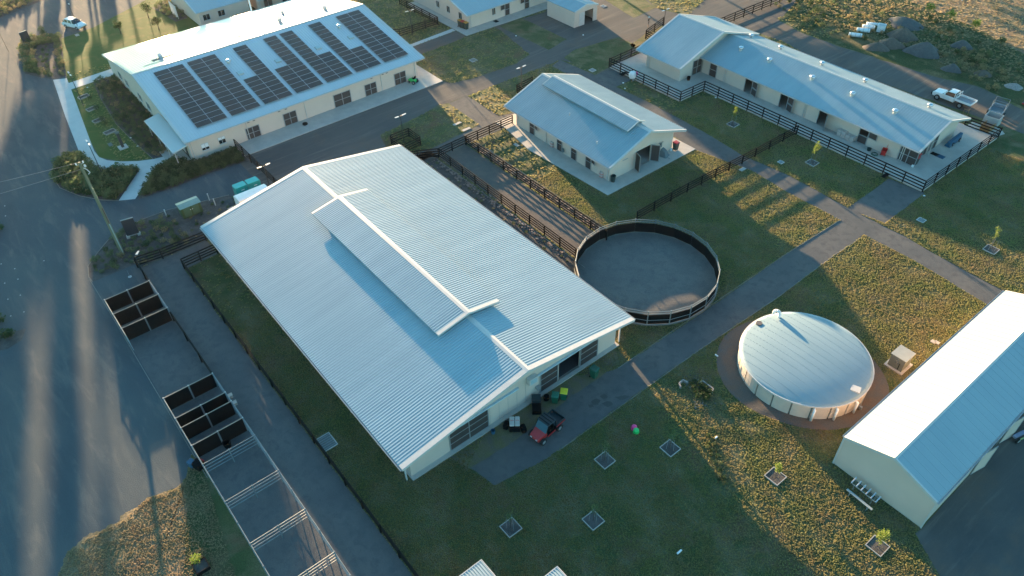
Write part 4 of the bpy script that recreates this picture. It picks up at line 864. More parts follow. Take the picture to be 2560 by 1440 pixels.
def skip(x, y, label):
    t = thing('skip_bin', label, 'skip bin', (x, y, 0))
    b = MB(); b.quad([(-.52, -.78, 1.35), (.52, -.78, 1.35), (.52, .78, 1.35), (-.52, .78, 1.35)], 1.3); b.build('bin_body', TEAL, t)
    b = MB(); b.box((0, -.05, 1.42), (.98, 1.4, .07), rot=Matrix.Rotation(R(4), 3, 'Y')); b.build('bin_lid', mat('teal_lid', (.015, .42, .38), .4), t)
    blk('label_plate', (.535, .1, .95), (.01, .4, .1), WHITEP, t); blk('lift_bar', (.56, 0, 1.2), (.06, 1.6, .06), TEAL, t)
    for s in (-1, 1): blk('caster', (0, s*.6, .04), (.8, .12, .08), BLACK, t)
skip(-81.2, 21.35, 'left of two teal skip bins behind the barn'); skip(-81.15, 22.98, 'right of two teal skip bins behind the barn, with dark vent in its lid')
t = thing('storage_tank', 'long white storage container tucked behind the barn roof edge, below the teal skips', 'container', (-78.0, 21.6, 0))
b = MB(); n = 8; prof = [(-.95, 0), (-.95, 1.7)]+[(-.95+.95*(1-math.cos(a)), 1.7+.3*math.sin(a)) for a in np.linspace(0, math.pi/2, 4)][1:]+[(.95-.25*(1-math.sin(a)), 1.9+.1*math.cos(a)) for a in np.linspace(.2, math.pi/2, 3)]+[(.95, 0)]
vs = [(p[0], -1.95, p[1]) for p in prof]+[(p[0], 1.95, p[1]) for p in prof]; k = len(prof)
b.add(vs, [(i, i+k, (i+1) % k+k, (i+1) % k) for i in range(k)]+[tuple(range(k)), tuple(range(2*k-1, k-1, -1))]); b.build('shell', WHITEP, t)
for y in (-1.3, -.65, 0, .65, 1.3): blk('seam', (.955, y, 1.0), (.01, .03, 1.7), BAGM, t)
slab('concrete_pad', [(-79.6, 18.7), (-76.9, 18.9), (-76.9, 23.8), (-79.6, 23.8)], .05, CONC)
for i, px in enumerate(((417, 541), (524, 501), (539, 514))):
    x, y = at(*px); b = MB(); b.tube((0, 0, 0), (0, 0, .95), .06, .06, 10); b.tube((0, 0, .95), (0, 0, 1.0), .08, .08, 10); o = b.build('bollard', TRIM); o.location = (x, y, 0)
    tag(o, ('white bollard left of the olive kiosk', 'white bollard right of the olive kiosk, nearer the road', 'white bollard right of the olive kiosk, nearer the barn')[i], 'bollard', 'white bollards by the kiosk')
# transformer by the shed
t = thing('transformer_box', 'grey-green transformer box on a concrete slab between tank and long shed', 'transformer', (-14.75, 56.75, 0))
b = MB(); b.box((0, 0, .85), (1.35, 1.5, 1.4)); b.build('cabinet', mat('transformer_grey', (.13, .14, .12), .5), t); b = MB(); b.box((0, 0, 1.59), (1.5, 1.65, .08)); b.build('roof', mat('transformer_lid', (.33, .33, .29), .45), t)
blk('slab', (0, 0, .06), (1.8, 1.95, .16), PALET, t)
for z in (1.25, .9): blk('latch', (.0, -.77, z), (.26, .04, .06), STEEL, t)
blk('conduit', (.3, -.77, .6), (.05, .04, .8), BLACK, t)

# ------------------------------------------------------------------ pits, lids, slabs in the lawns
def flat_box(px, d, label, name='drain_grate', cat='drain', rz=0., m=None, z=.07, rim=True, nb=6):
    x, y = at(*px); t = thing(name, label, cat, (x, y, .01), rz)
    if rim:
        for s in (-1, 1): blk('rim', (s*d[0]/2, 0, z/2), (.08, d[1]+.08, z), CONC2, t); blk('rim', (0, s*d[1]/2, z/2), (d[0]-.08, .08, z), CONC2, t)
        blk('cover', (0, 0, z/2-.01), (d[0]-.08, d[1]-.08, z-.02), m or mat('grate_dark', (.1, .13, .13), .6), t)
        for i in range(nb): blk('grate_bar', (-d[0]/2+.08+(d[0]-.16)*(i+.5)/nb, 0, z-.005), (.03, d[1]-.1, .02), FRAME, t)
    else: blk('lid', (0, 0, z/2), (d[0], d[1], z), m or PALET, t)
    return t
flat_box((2303, 551), (.75, .75), 'small square drain grate in the right-hand lawn beside the gate path')
flat_box((1183, 151), (.95, .95), 'square drain grate in the upper lawn right of the solar building')
flat_box((1481, 176), (.8, .8), 'teal-grey drain grate beside the lane behind the small stable')
flat_box((1952, 406), (.6, .6), 'small drain grate in the lawn left of the gate path')
flat_box((1508, 16), (.8, .8), 'drain grate near the top edge beside the small shed')
flat_box((817, 1106), (1.6, 1.25), 'wide concrete-rimmed drain pit beside the fence along the barn')
flat_box((1143, 310), (.45, 1.3), 'pale concrete lid in sunlit grass behind the barn, upper one', 'concrete_lid', 'lid', rim=False, rz=0)
flat_box((1166, 324), (.45, 1.3), 'pale concrete lid in sunlit grass behind the barn, lower one at the path', 'concrete_lid', 'lid', rim=False)
flat_box((1291, 363), (.8, .45), 'pale concrete lid in the grass below the small stable', 'concrete_lid', 'lid', rim=False)
flat_box((2333, 855), (.45, .4), 'left of two pale round-edged lids beside the long shed', 'valve_lid', 'lid', rim=False); flat_box((2342, 857), (.45, .4), 'right of two pale round-edged lids beside the long shed', 'valve_lid', 'lid', rim=False)
flat_box((1856, 424), (.5, .9), 'pair of pale step slabs by the lane where the lawn fence crosses', 'step_slab', 'slab', rim=False)
flat_box((276, 362), (.9, .5), 'small stone plaque flush with the side lawn left of the sculpture', 'plaque', 'plaque', rim=False, m=GREYC)
flat_box((193, 88), (.9, .6), 'pale slab at the lawn edge below the white car', 'step_slab', 'slab', rim=False)
for i, px in enumerate(((327, 345), (344, 366), (219, 219), (1458, 88), (1290, 90), (2310, 490), (2405, 1), (1410, 405), (1445, 217), (1558, 208), (1562, 222), (1789, 245))):
    x, y = at(*px); b = MB(); b.lathe((0, 0, 0), [(.13, 0), (.14, .05), (.1, .08), (.01, .09)], 10); o = b.build('sprinkler_cap', WHITEP); o.location = (x, y, .01); tag(o, 'small white round cap set in the ground', 'cap', 'white caps dotted over the lawns')
for px in ((12, 515), (14, 540), (37, 672), (12, 708), (45, 698), (51, 738), (20, 748), (60, 780), (27, 790), (110, 652), (3, 660)):
    x, y = at(*px); b = MB(); b.lathe((0, 0, 0), [(.07, 0), (.06, .02), (.01, .03)], 8); o = b.build('road_stud', TRIM); o.location = (x, y, .006); tag(o, 'tiny white marker stud on the gravel yard at the left edge', 'marker', 'white marker studs on the gravel yard')

# ------------------------------------------------------------------ vegetation
def leafcloud(n, c, rad, size, seed=0, shell=.35, up=.3):
    """n small leaf quads spread through an ellipsoid; returns verts, faces"""
    r = np.random.default_rng(seed); d = r.normal(size=(n, 3)); d /= np.linalg.norm(d, axis=1)[:, None]
    q = (shell+(1-shell)*r.random(n)**.6)*(1+.18*np.sin(5*d[:, 0]+seed)*np.cos(4*d[:, 1]+2*seed)); P = np.array(c)+d*np.array(rad)*q[:, None]
    a = r.normal(size=(n, 3)); a /= np.linalg.norm(a, axis=1)[:, None]; nn = r.normal(size=(n, 3))+np.array([0, 0, up]); b_ = np.cross(a, nn); b_ /= np.linalg.norm(b_, axis=1)[:, None]
    s = size*(.6+.8*r.random(n))[:, None]
    V = np.stack([P-a*s*.5, P+b_*s*.28, P+a*s*.5, P-b_*s*.28], 1).reshape(-1, 3)
    return V, [(4*i, 4*i+1, 4*i+2, 4*i+3) for i in range(n)]
def leaf_obj(name, clouds, m, parent=None):
    b = MB()
    for V, Fc in clouds: b.add([tuple(v) for v in V], Fc)
    return b.build(name, m, parent)
shrub_meshes = []
for k, (m, n, sz) in enumerate(((LEAFS, 130, .16), (LEAFO, 120, .15), (LEAFG, 130, .17), (LEAFD, 90, .18), (LEAFS, 110, .2))):
    cl = [leafcloud(n//3, (random.uniform(-.12, .12), random.uniform(-.12, .12), .3+random.uniform(-.05, .1)), (.38, .38, .3), sz, 100*k+j) for j in range(3)]
    b = MB(); [b.add([tuple(v) for v in V], Fc) for V, Fc in cl]; me = bpy.data.meshes.new('shrub'); me.from_pydata(b.v, [], b.f); me.materials.append(m); shrub_meshes.append(me)
def shrub(x, y, s, kinds, label, group, cat='shrub', name='shrub'):
    o = bpy.data.objects.new(name, shrub_meshes[random.choice(kinds)]); C.objects.link(o); o.location = (x, y, 0); o.rotation_euler = (0, 0, random.uniform(0, 6.28)); o.scale = (s, s, s*random.uniform(.75, 1.1))
    return tag(o, label, cat, group)
KN = {'shrub_leaf': 'grey-green', 'olive_leaf': 'olive', 'green_leaf': 'dark green', 'dry_leaf': 'straw-coloured'}
def shrub_auto(x, y, s, kinds, group, marks):
    o = shrub(x, y, s, kinds, '', group); sz = 'tiny' if s < .45 else 'small' if s < .7 else 'medium' if s < .95 else 'large'
    near = sorted(marks, key=lambda k: (marks[k][0]-x)**2+(marks[k][1]-y)**2)
    o['label'] = '%s %s shrub near %s, %s' % (sz, KN[o.data.materials[0].name], near[0], 'on its %s side' % ('road' if x < marks[near[0]][0] else 'yard') )
    return o
def scatter(poly, n, mind=.5, edge=.0):
    xs = [p[0] for p in poly]; ys = [p[1] for p in poly]; out = []
    for _ in range(n*30):
        p = (random.uniform(min(xs), max(xs)), random.uniform(min(ys), max(ys)))
        if in_poly(np.array([p]), poly)[0] and all((p[0]-q[0])**2+(p[1]-q[1])**2 > mind*mind for q in out): out.append(p)
        if len(out) >= n: break
    return out
def cover(name, poly, n, kinds, s0, s1, mind, zadd=0):
    """dense planting nobody could count: one joined object"""
    b = MB(); cols = []
    for i, (x, y) in enumerate(scatter(poly, n, mind)):
        me = shrub_meshes[random.choice(kinds)]; s = random.uniform(s0, s1); a = random.uniform(0, 6.28); ca, sa = math.cos(a), math.sin(a)
        co = np.empty(len(me.vertices)*3); me.vertices.foreach_get('co', co); co = co.reshape(-1, 3)*s
        V = np.stack([co[:, 0]*ca-co[:, 1]*sa+x, co[:, 0]*sa+co[:, 1]*ca+y, co[:, 2]], 1)
        base = len(b.v); b.v += [tuple(v) for v in V]; b.f += [tuple(base+q for q in p.vertices) for p in me.polygons]; b.m += [MI[me.materials[0].name]]*len(me.polygons)
    o = b.build(name, [MATS[k] for k in MI], None); return tag(o, kind='stuff')
MI = {'shrub_leaf': 0, 'olive_leaf': 1, 'green_leaf': 2, 'dry_leaf': 3}
cover('ground_cover', pts((195, 382), (145, 408), (135, 440), (155, 468), (200, 486), (290, 498), (345, 428), (240, 426)), 240, [0, 1, 2, 0, 4], .9, 1.7, .45)
cover('ground_cover', pts((395, 420), (440, 402), (485, 412), (588, 378), (612, 402), (527, 428), (440, 463), (350, 494)), 230, [2, 0, 2, 4], .8, 1.4, .42)
cover('ground_cover', pts((240, 208), (288, 190), (300, 178), (390, 300), (432, 372), (424, 384), (382, 392), (330, 345), (290, 300), (255, 245)), 230, [0, 2, 4, 1, 0, 3], .6, 1.15, .6)
cover('ground_cover', pts((50, 118), (65, 98), (100, 96), (150, 92), (152, 108), (120, 108), (85, 120), (90, 170), (130, 192), (95, 188), (66, 180)), 150, [1, 0, 3, 1], .9, 1.6, .6)
cover('ground_cover', pts((135, 110), (152, 108), (163, 188), (150, 192)), 34, [0, 3, 1], .6, 1.2, .6)
cover('ground_cover', pts((-60, 66), (0, 42), (100, 0), (60, -25), (-60, 15)), 90, [1, 3, 3, 1], .9, 1.5, .8)
cover('ground_cover', pts((382, 20), (425, -10), (468, 42), (440, 52)), 40, [3, 0, 1], .7, 1.2, .6)
cover('ground_cover', pts((1728, 956), (1748, 948), (1765, 962), (1776, 985), (1768, 1003), (1745, 998)), 34, [2, 2, 2], .45, .9, .4)
cover('ground_cover', pts((1762, 1095), (1775, 1085), (1800, 1150), (1815, 1210), (1800, 1215), (1775, 1150)), 34, [1, 2, 1], .25, .6, .4)
bedp = [(-76.8, 2.3), (-77.8, 2.3), (-79.5, 2.9), (-81.0, 4.3), (-82.6, 5.9), (-83.2, 7.4), (-83.6, 10), (-83.2, 12.8), (-76, 12.8), (-76, 7.2), (-76.8, 6)]
for x, y in scatter(bedp, 85, .62): shrub_auto(x, y, random.uniform(.45, 1.2), [0, 1, 0, 3, 2], 'shrubs in the bed around the utility pole', {'the utility pole': (-79.4, 6.1), 'the black sign board': (-81.8, 8.2), 'the left white bollard': (-82.8, 12.3), 'the horse yard': (-76.6, 2.6), 'the bed fence corner': (-76, 7), 'the kerb tip': (-80.8, 3.4), 'the fence middle': (-76, 11.5), 'the bed centre': (-79.6, 10)})
for x, y in scatter([(-82, 16.6), (-82, 20), (-76, 22), (-76, 13.2), (-80, 13.4)], 34, .7): shrub_auto(x, y, random.uniform(.3, .65), [0, 1, 3, 2], 'sparse shrubs in the mulch behind the barn', {'the olive kiosk': (-80.5, 15.5), 'the white storage container': (-79.5, 19), 'the barn corner': (-76.5, 15), 'the right bollards': (-81.5, 17.8), 'the concrete pad': (-79, 21)})
for x, y in scatter([(-72, 40.8), (-44, 40.8), (-44, 44.0), (-72, 44.0)], 46, .8): shrub_auto(x, y, random.uniform(.3, .6), [0, 1, 3], 'wispy plants between barn and lane', {'the lane head behind the barn': (-72, 42), 'the round yard end of the barn bed': (-45, 42), 'the middle of the barn bed': (-58, 42), 'the upper third of the barn bed': (-65, 42), 'the lower third of the barn bed': (-51, 42)})
for x, y in scatter(pts((88, 118), (118, 108), (142, 178), (112, 180)), 14, .8): shrub(x, y, random.uniform(.5, .9), [0, 2], 'low %s shrub in the open mulch of the far garden island' % random.choice(('rounded', 'spreading', 'sparse', 'dense')), 'shrubs in the far garden island')
for i, px in enumerate(((0, 808), (12, 845), (28, 838))): shrub(*at(*px), (1.9, 1.7, 1.3)[i], [2, 1], ('yellow-green bush cut by the left edge', 'dark bush at the left edge below the yellow-green one', 'small bush at the tip of the left-edge garden bed')[i], None)
shrub(*at(0, 575), 1.2, [2], 'small dark bush at the left edge in the gravel yard', None)
for i, px in enumerate(((105, 78), (110, 86), (252, 200), (549, 391), (420, 412), (240, 218))): shrub(*at(*px), (1.5, 1.3, 1.3, 1.2, 1.0, .6)[i], [2, 2, 0], ('upright dark shrub at the top of the far garden island', 'dark shrub just below the upright one on the far garden island', 'dark upright shrub where side path meets the bed', 'bushy shrub against the solar building wall under its windows', 'shrub at the porch corner', 'thin shrub at the head of the side lawn')[i], None)
for px in ((1060, 380),): pass
def tri_stakes(t, r=.35, h=1.5):
    for k in range(3):
        a = 2.1*k; b = MB(); b.tube((r*math.cos(a), r*math.sin(a), 0), (r*.85*math.cos(a), r*.85*math.sin(a), h), .016, .016, 6); b.build('stake', FRAME, t)
def planter(t, s=.62, m=PALET):
    for q in (-1, 1): blk('edge_board', (q*s, 0, .06), (.06, 2*s+.06, .13), m, t); blk('edge_board', (0, q*s, .06), (2*s-.06, .06, .13), m, t)
    b = MB(); b.box((0, 0, .045), (2*s-.08, 2*s-.08, .08)); b.build('mulch_fill', M_MULCH, t)
def young_tree(px, label, h=2.4, cr=.5, m=LEAFY, n=420, lean=(0, 0), dens=1., stakes=True, s=.62, seed=1):
    x, y = at(*px); t = thing('young_tree', label, 'young tree', (x, y, 0)); planter(t, s)
    b = MB(); b.tube((0, 0, 0), (lean[0], lean[1], h*.8), .03, .015, 6); b.build('trunk', BARK, t)
    b = MB()
    r = random.Random(seed)
    for k in range(7): z = h*(.4+.07*k); a = r.uniform(0, 6.28); b.tube((lean[0]*z/h, lean[1]*z/h, z), (lean[0]*z/h+cr*.7*math.cos(a), lean[1]*z/h+cr*.7*math.sin(a), z+.25), .012, .006, 5)
    b.build('branches', BARK, t)
    cl = []
    for k in range(6):
        z = h*(.55+.09*k); cl.append(leafcloud(n//6, (lean[0]*z/h+r.uniform(-.3, .3)*cr, lean[1]*z/h+r.uniform(-.3, .3)*cr, z), (cr*r.uniform(.5, .9), cr*r.uniform(.5, .9), cr*.6), .11, seed*10+k, .1))
    leaf_obj('crown', cl, m, t)
    if stakes: tri_stakes(t)
    return t
LEAFT = mat('thin_leaf', (.07, .12, .03), .7, col2=(.05, .1, .025), scale=2)
young_tree((1277, 1320), 'sparse staked sapling in a square bed near the bottom, left of the others', 1.9, .3, LEAFT, 70, seed=2)
young_tree((1512, 1152), 'sparse staked sapling in a square bed between the red buggy and the coloured tubs', 2.3, .4, LEAFT, 110, seed=3)
young_tree((1483, 1302), 'sparse staked sapling in a square bed, bottom centre', 2.2, .38, LEAFT, 90, seed=4)
young_tree((1675, 1122), 'sparse staked sapling in a square bed right of the coloured tubs', 2.4, .4, LEAFT, 100, seed=5)
young_tree((1938, 1192), 'bright green sapling in a square bed in the sunlit grass below the tank', 1.7, .42, LEAFY, 420, stakes=False, seed=6)
young_tree((2193, 1366), 'leafiest bright sapling in a square bed at the bottom right', 2.0, .6, LEAFY, 620, stakes=False, seed=7)
young_tree((1832, 312), 'slim yellow-green sapling in front of the long stable, left one', 2.6, .34, LEAFY, 260, seed=8)
young_tree((2030, 408), 'round yellow-green sapling in front of the long stable, right one', 3.0, .5, LEAFY, 460, seed=9)
young_tree((2477, 625), 'leaning sapling with pale leaves in the right-hand lawn', 2.3, .34, LEAFY, 220, lean=(-.5, .9), seed=10)
def side_planter(px, label, s=.5, k=1):
    x, y = at(*px); t = thing('lawn_planter', label, 'planter', (x, y, 0), .2)
    for q in (-1, 1): blk('edge_board', (q*.45, 0, .1), (.06, 1.5, .2), PALET, t); blk('edge_board', (0, q*.75, .1), (.84, .06, .2), PALET, t)
    b = MB(); b.box((0, 0, .06), (.84, 1.44, .1)); b.build('mulch_fill', M_MULCH, t)
    return t
for i, px in enumerate(((210, 243), (231, 273), (247, 302), (275, 331))):
    side_planter(px, ('topmost of four framed planting beds in the side lawn', 'second framed planting bed down the side lawn', 'third framed planting bed down the side lawn', 'lowest framed planting bed in the side lawn, beside the sculpture')[i])
for i, px in enumerate(((225, 247), (241, 273), (258, 302), (265, 312))): shrub(*at(*px), (.9, 1.0, 1.1, .8)[i], [2], ('dark rounded shrub beside the topmost side lawn bed', 'dark rounded shrub beside the second side lawn bed', 'large dark rounded shrub beside the third side lawn bed', 'dark shrub just below the third side lawn bed')[i], None)
x, y = at(505, 1420); t = thing('potted_plant', 'yellowish bush beside a square black tub at the bottom left', 'planter', (x, y, 0)); 
for q in (-1, 1): blk('tub_side', (q*.5, 0, .2), (.06, 1.06, .4), BLACK, t); blk('tub_side', (0, q*.5, .2), (.94, .06, .4), BLACK, t)
blk('soil', (0, 0, .15), (.94, .94, .3), M_MULCH, t); leaf_obj('crown', [leafcloud(260, (-.5, -.1, .75), (.5, .45, .4), .13, 77, .1)], LEAFY, t)
def garden_tree(px, h, cr, m, label, seed, n=900):
    x, y = at(*px); t = thing('garden_tree', label, 'tree', (x, y, 0))
    b = MB(); b.tube((0, 0, 0), (.1, .05, h*.6), .08, .04, 8)
    r = random.Random(seed)
    for k in range(7): a = r.uniform(0, 6.28); z = h*(.35+.06*k); b.tube((.05, 0, z), (cr*.7*math.cos(a), cr*.7*math.sin(a), z+h*.2), .035, .01, 6)
    b.build('trunk', BARK, t)
    leaf_obj('crown', [leafcloud(n//8, (r.uniform(-.5, .5)*cr, r.uniform(-.5, .5)*cr, h*r.uniform(.5, .9)), (cr*r.uniform(.35, .6),)*2+(cr*.4,), .17, seed*20+k, .1) for k in range(8)], m, t)
garden_tree((303, 85), 2.6, 1.0, LEAFG, 'airy green tree standing alone in the front lawn', 21)
garden_tree((372, 45), 2.8, 1.2, LEAFG, 'green garden tree in the front lawn near the top edge', 22)
garden_tree((398, 75), 2.4, 1.0, LEAFG, 'green garden tree nearest the glaring roof', 23)
# scrub on the spoil heaps side, rank grass and saplings
cover('scrub', pts((1925, 20), (2060, 100), (2170, 100), (2330, 135), (2450, 175), (2560, 215), (2600, 180), (2380, 60), (2200, 0), (2000, -30)), 150, [0, 1, 2, 3, 0, 2, 1, 3], .5, 1.2, 1.1)
cover('scrub', pts((2380, 120), (2470, 130), (2520, 200), (2480, 230), (2400, 200)), 40, [3, 3, 1], .7, 1.5, .9)
for i, (px, s) in enumerate((((2320, 35), 1.7), ((2372, 55), 1.8), ((2435, 75), 1.5), ((2500, 115), 1.3), ((2040, 40), 1.6))):
    x, y = at(*px); t = thing('scrub_tree', ('leftmost light green sapling along the dry paddock edge', 'second light green sapling along the dry paddock edge', 'third light green sapling along the dry paddock edge', 'rightmost sapling by the dry paddock edge', 'dark bushy sapling at the top of the scrub')[i], 'sapling', (x, y, 0))
    b = MB(); b.tube((0, 0, 0), (0, 0, s), .05, .02, 6); b.build('trunk', BARK, t); leaf_obj('crown', [leafcloud(120, (random.uniform(-.3, .3), random.uniform(-.3, .3), s*.7+k*.12), (.5*s, .5*s, .4*s), .22, 300+i*9+k, .1) for k in range(3)], LEAFY if i < 3 else LEAFO, t)
def heap(px0, px1, h, m, label, seed):
    """loose spoil heap between two feet"""
    a = Vector(at(*px0)); b_ = Vector(at(*px1)); c = (a+b_)/2; L = (b_-a).length/2; h *= .8; rz = math.atan2(b_.y-a.y, b_.x-a.x); r = np.random.default_rng(seed)
    n = 26; kk = 9; b = MB(); vs = []; ph = r.uniform(0, 6.28, 6)
    for j in range(kk):
        q = j/(kk-1)
        for i in range(n):
            t_ = 2*math.pi*i/n; rr = 1-q; wob = 1+.12*math.sin(3*t_+ph[0])+.08*math.sin(5*t_+ph[1])
            z = h*(1-(rr**1.35))*(1+.12*math.sin(2*t_+ph[2])*rr)+r.uniform(-.03, .03)*(j > 0)
            vs.append((L*rr*wob*math.cos(t_), L*.72*rr*wob*math.sin(t_), z if j else -.05))
    fs = [(j*n+i, j*n+(i+1) % n, (j+1)*n+(i+1) % n, (j+1)*n+i) for j in range(kk-1) for i in range(n)]
    b.add(vs, fs); o = b.build('spoil_heap', m, None, True); o.location = (c.x, c.y, 0); o.rotation_euler = (0, 0, rz); return tag(o, label, 'spoil heap')
heap((2155, 118), (2225, 122), 1.1, PILE2, 'reddish-brown low spoil heap nearest the white bundles', 1)
heap((2190, 108), (2262, 120), 1.6, PILE2, 'brown heap overlapping behind the reddish one', 2)
heap((2215, 90), (2292, 100), 2.2, PILE2, 'tallest brown gravel heap at the back of the group', 3)
heap((2225, 45), (2300, 78), 1.5, PILE1, 'grey heap farthest back against the scrub', 4)
heap((2262, 128), (2355, 138), 2.3, PILE1, 'large blue-grey gravel heap in the middle', 5)
heap((2375, 112), (2432, 122), 1.4, PILE1, 'rounded grey heap with dry grass beside it', 6)
heap((2352, 172), (2405, 178), 1.3, PILE1, 'small grey heap above the white utility vehicle', 7)
heap((2430, 185), (2480, 190), 1.0, PILE2, 'low brown mound with tufts right of the small grey heap', 8)
heap((2510, 215), (2560, 222), .8, ROCK, 'pale low rubble mound at the right edge', 9)
for i, (px, L) in enumerate((((2137, 92), 2.0), ((2157, 80), 2.0), ((2170, 72), 1.9), ((2180, 66), 1.9))):
    x, y = at(*px); t = thing('wrapped_bundle', ('nearest of four white wrapped bundles beside the heaps', 'second white wrapped bundle beside the heaps', 'third white wrapped bundle beside the heaps', 'farthest white wrapped bundle beside the heaps')[i], 'bundle', (x, y, 0), R(33))
    b = MB(); k = 10; b.tube((-L/2, 0, .32), (L/2, 0, .32), .33, .33, 12); b.build('roll', WHITEP, t, True)
    for s in (-.5, 0, .5): b = MB(); b.tube((s*L*.7-.03, 0, .32), (s*L*.7+.03, 0, .32), .345, .345, 12); b.build('strap', mat('strap_grey', (.35, .4, .4), .6), t)
x, y = at(2201, 78); t = thing('bulk_container', 'white square bulk container with open top beside the heaps', 'container', (x, y, 0), R(20))
for q in (-1, 1): blk('side', (q*.55, 0, .55), (.06, 1.16, 1.1), WHITEP, t); blk('side', (0, q*.55, .55), (1.04, .06, 1.1), WHITEP, t)
blk('base', (0, 0, .05), (1.0, 1.0, .1), WHITEP, t)
# trees upwind of the sun, beyond the top-left of the frame: they throw the long shadows over the yard
def gum(s0, Lc, Lw, s_lo, s_hi, label, seed):
    tt = math.tan(R(SUN_EL)); z1 = (s0-s_hi)*tt; z2 = (s0-s_lo)*tt
    x = -.9703*s0+.2419*Lc; y = .2419*s0+.9703*Lc; t = thing('gum_tree', label, 'tree', (x, y, 0), R(SUN_AZ)-math.pi/2)
    r = random.Random(seed); b = MB(); hb = max(z1*.9, 1.5); b.tube((0, 0, 0), (.3, 0, hb), .35, .25, 10); b.tube((.3, 0, hb), (0, 0, (z1+z2)/2), .25, .12, 8)
    for k in range(8):
        a = r.uniform(0, 6.28); z = hb+(z2-hb)*k/10; b.tube((.2, 0, z), (Lw*.35*math.cos(a), 2.0*math.sin(a), z+(z2-z)*.4), .12, .04, 6)
    b.build('trunk', BARK, t)
    zc = (z1+z2)/2; hz = (z2-z1)/2; cl = []; rr = max(.75, min(Lw, 2*hz)*.22); m_ = int(max(12, Lw*2*hz/rr**2*1.5))
    for k in range(m_):
        cx = r.uniform(-1, 1)*max(.1, Lw/2-rr*.8); cz = zc+r.uniform(-1, 1)*max(.2, hz-rr*.6)
        cl.append(leafcloud(int(26+42*rr*rr), (cx, r.uniform(-2, 2), cz), (rr*1.15, 1.6, rr*1.15), .62, seed*50+k, .0, 0))
    leaf_obj('crown', cl, LEAFG, t); return t
gi = 0
SEC = lambda x, y: 0
for args in ((232, -28.9, 9, 18, 113), (228, -22.4, 6.6, 68, 130), (236, -24.4, 3.6, 16, 70), (240, -19.7, 3.0, 16, 104), (221, -13.8, 6.0, 51, 127), (205, -20.0, 3.1, 140, 168), (212, -10.4, 3.0, 139, 170), (215, -12.9, 3.6, 118, 139),
             (240, -7.0, 9.6, 20, 116), (238, -41, 15, 10, 122), (262, 4, 12, 60, 125), (226, -17.6, 2.4, 96, 129), (245, -17.0, 1.4, 14, 44)):
    gi += 1; gum(*args, 'tall gum tree beyond the top left corner, number %d in the row counted from the sunlit end' % gi if False else 'tall gum tree in the row beyond the top left corner', 500+gi)['group'] = 'gum trees beyond the top left corner'
for args in ((165, 108, 20, 48, 80), (165, 131, 16, 35, 77.5), (168, 90, 14, 45, 88), (172, 74, 12, 60, 95), (150, 62, 9, 60, 84), (185, 43, 26, 98.5, 140)):
    gi += 1; gum(*args, 'gum tree standing beyond the top edge', 500+gi)['group'] = 'gum trees beyond the top edge'

# ------------------------------------------------------------------ vehicles
def wheel(parent, x, y, r=.36, w_=.24):
    e = MB(); e.tube((0, -w_/2, 0), (0, w_/2, 0), r, r, 20); o = e.build('wheel', TYRE, parent); o.location = (x, y, r)
    s = 1 if y > 0 else -1; f = MB(); f.tube((0, s*(w_/2-.01), 0), (0, s*(w_/2+.015), 0), r*.6, r*.55, 14); f.build('rim', FRAME, o)
def shell(b, prof, mi=0):
    """closed ring of (x,z,halfwidth) joined left to right"""
    n = len(prof); vs = [(p[0], -p[2], p[1]) for p in prof]+[(p[0], p[2], p[1]) for p in prof]
    b.add(vs, [(i, (i+1) % n, (i+1) % n+n, i+n) for i in range(n)]+[tuple(range(n-1, -1, -1)), tuple(range(n, 2*n))], mi)
def bev(o, w_=.04):
    m = o.modifiers.new('bevel', 'BEVEL'); m.width = w_; m.segments = 2; m.limit_method = 'ANGLE'; m.angle_limit = R(25); return o
cx, cy = at(189, 68)
car = thing('parked_car', 'white hatchback car on the gravel at the top left', 'car', (cx, cy, 0), math.atan2(21.3-19.3, -146.6+150.6))
b = MB(); shell(b, [(-2.05, .3, .82), (2.05, .28, .8), (2.12, .5, .8), (2.05, .72, .78), (1.1, .95, .84), (-1.75, 1.0, .86), (-2.08, .85, .84)]); bev(b.build('body', WHITEP, car), .07)
b = MB(); shell(b, [(1.1, .95, .78), (.35, 1.42, .62), (-1.3, 1.46, .62), (-1.95, 1.0, .76)]); b.build('windows', GLASS, car)
b = MB(); shell(b, [(.28, 1.43, .62), (-1.32, 1.47, .62), (-1.5, 1.44, .6), (-1.32, 1.52, .55), (.15, 1.5, .55)]); bev(b.build('roof', WHITEP, car), .03)
for x in (.38, -.5, -1.35):
    for s in (-1, 1): beam('pillar', (x+.08, s*.79, .97), (x-.05, s*.635, 1.43), .05, .07, WHITEP, car)
for s in (-1, 1):
    wheel(car, 1.3, s*.76, .32, .2); wheel(car, -1.3, s*.76, .32, .2); blk('headlight', (2.07, s*.6, .66), (.08, .3, .14), HEADL, car); blk('tail_light', (-2.06, s*.68, .8), (.06, .16, .22), RED, car); blk('mirror', (.75, s*.92, 1.0), (.12, .14, .1), WHITEP, car)
blk('bumper', (2.09, 0, .4), (.08, 1.3, .14), BLACK, car)
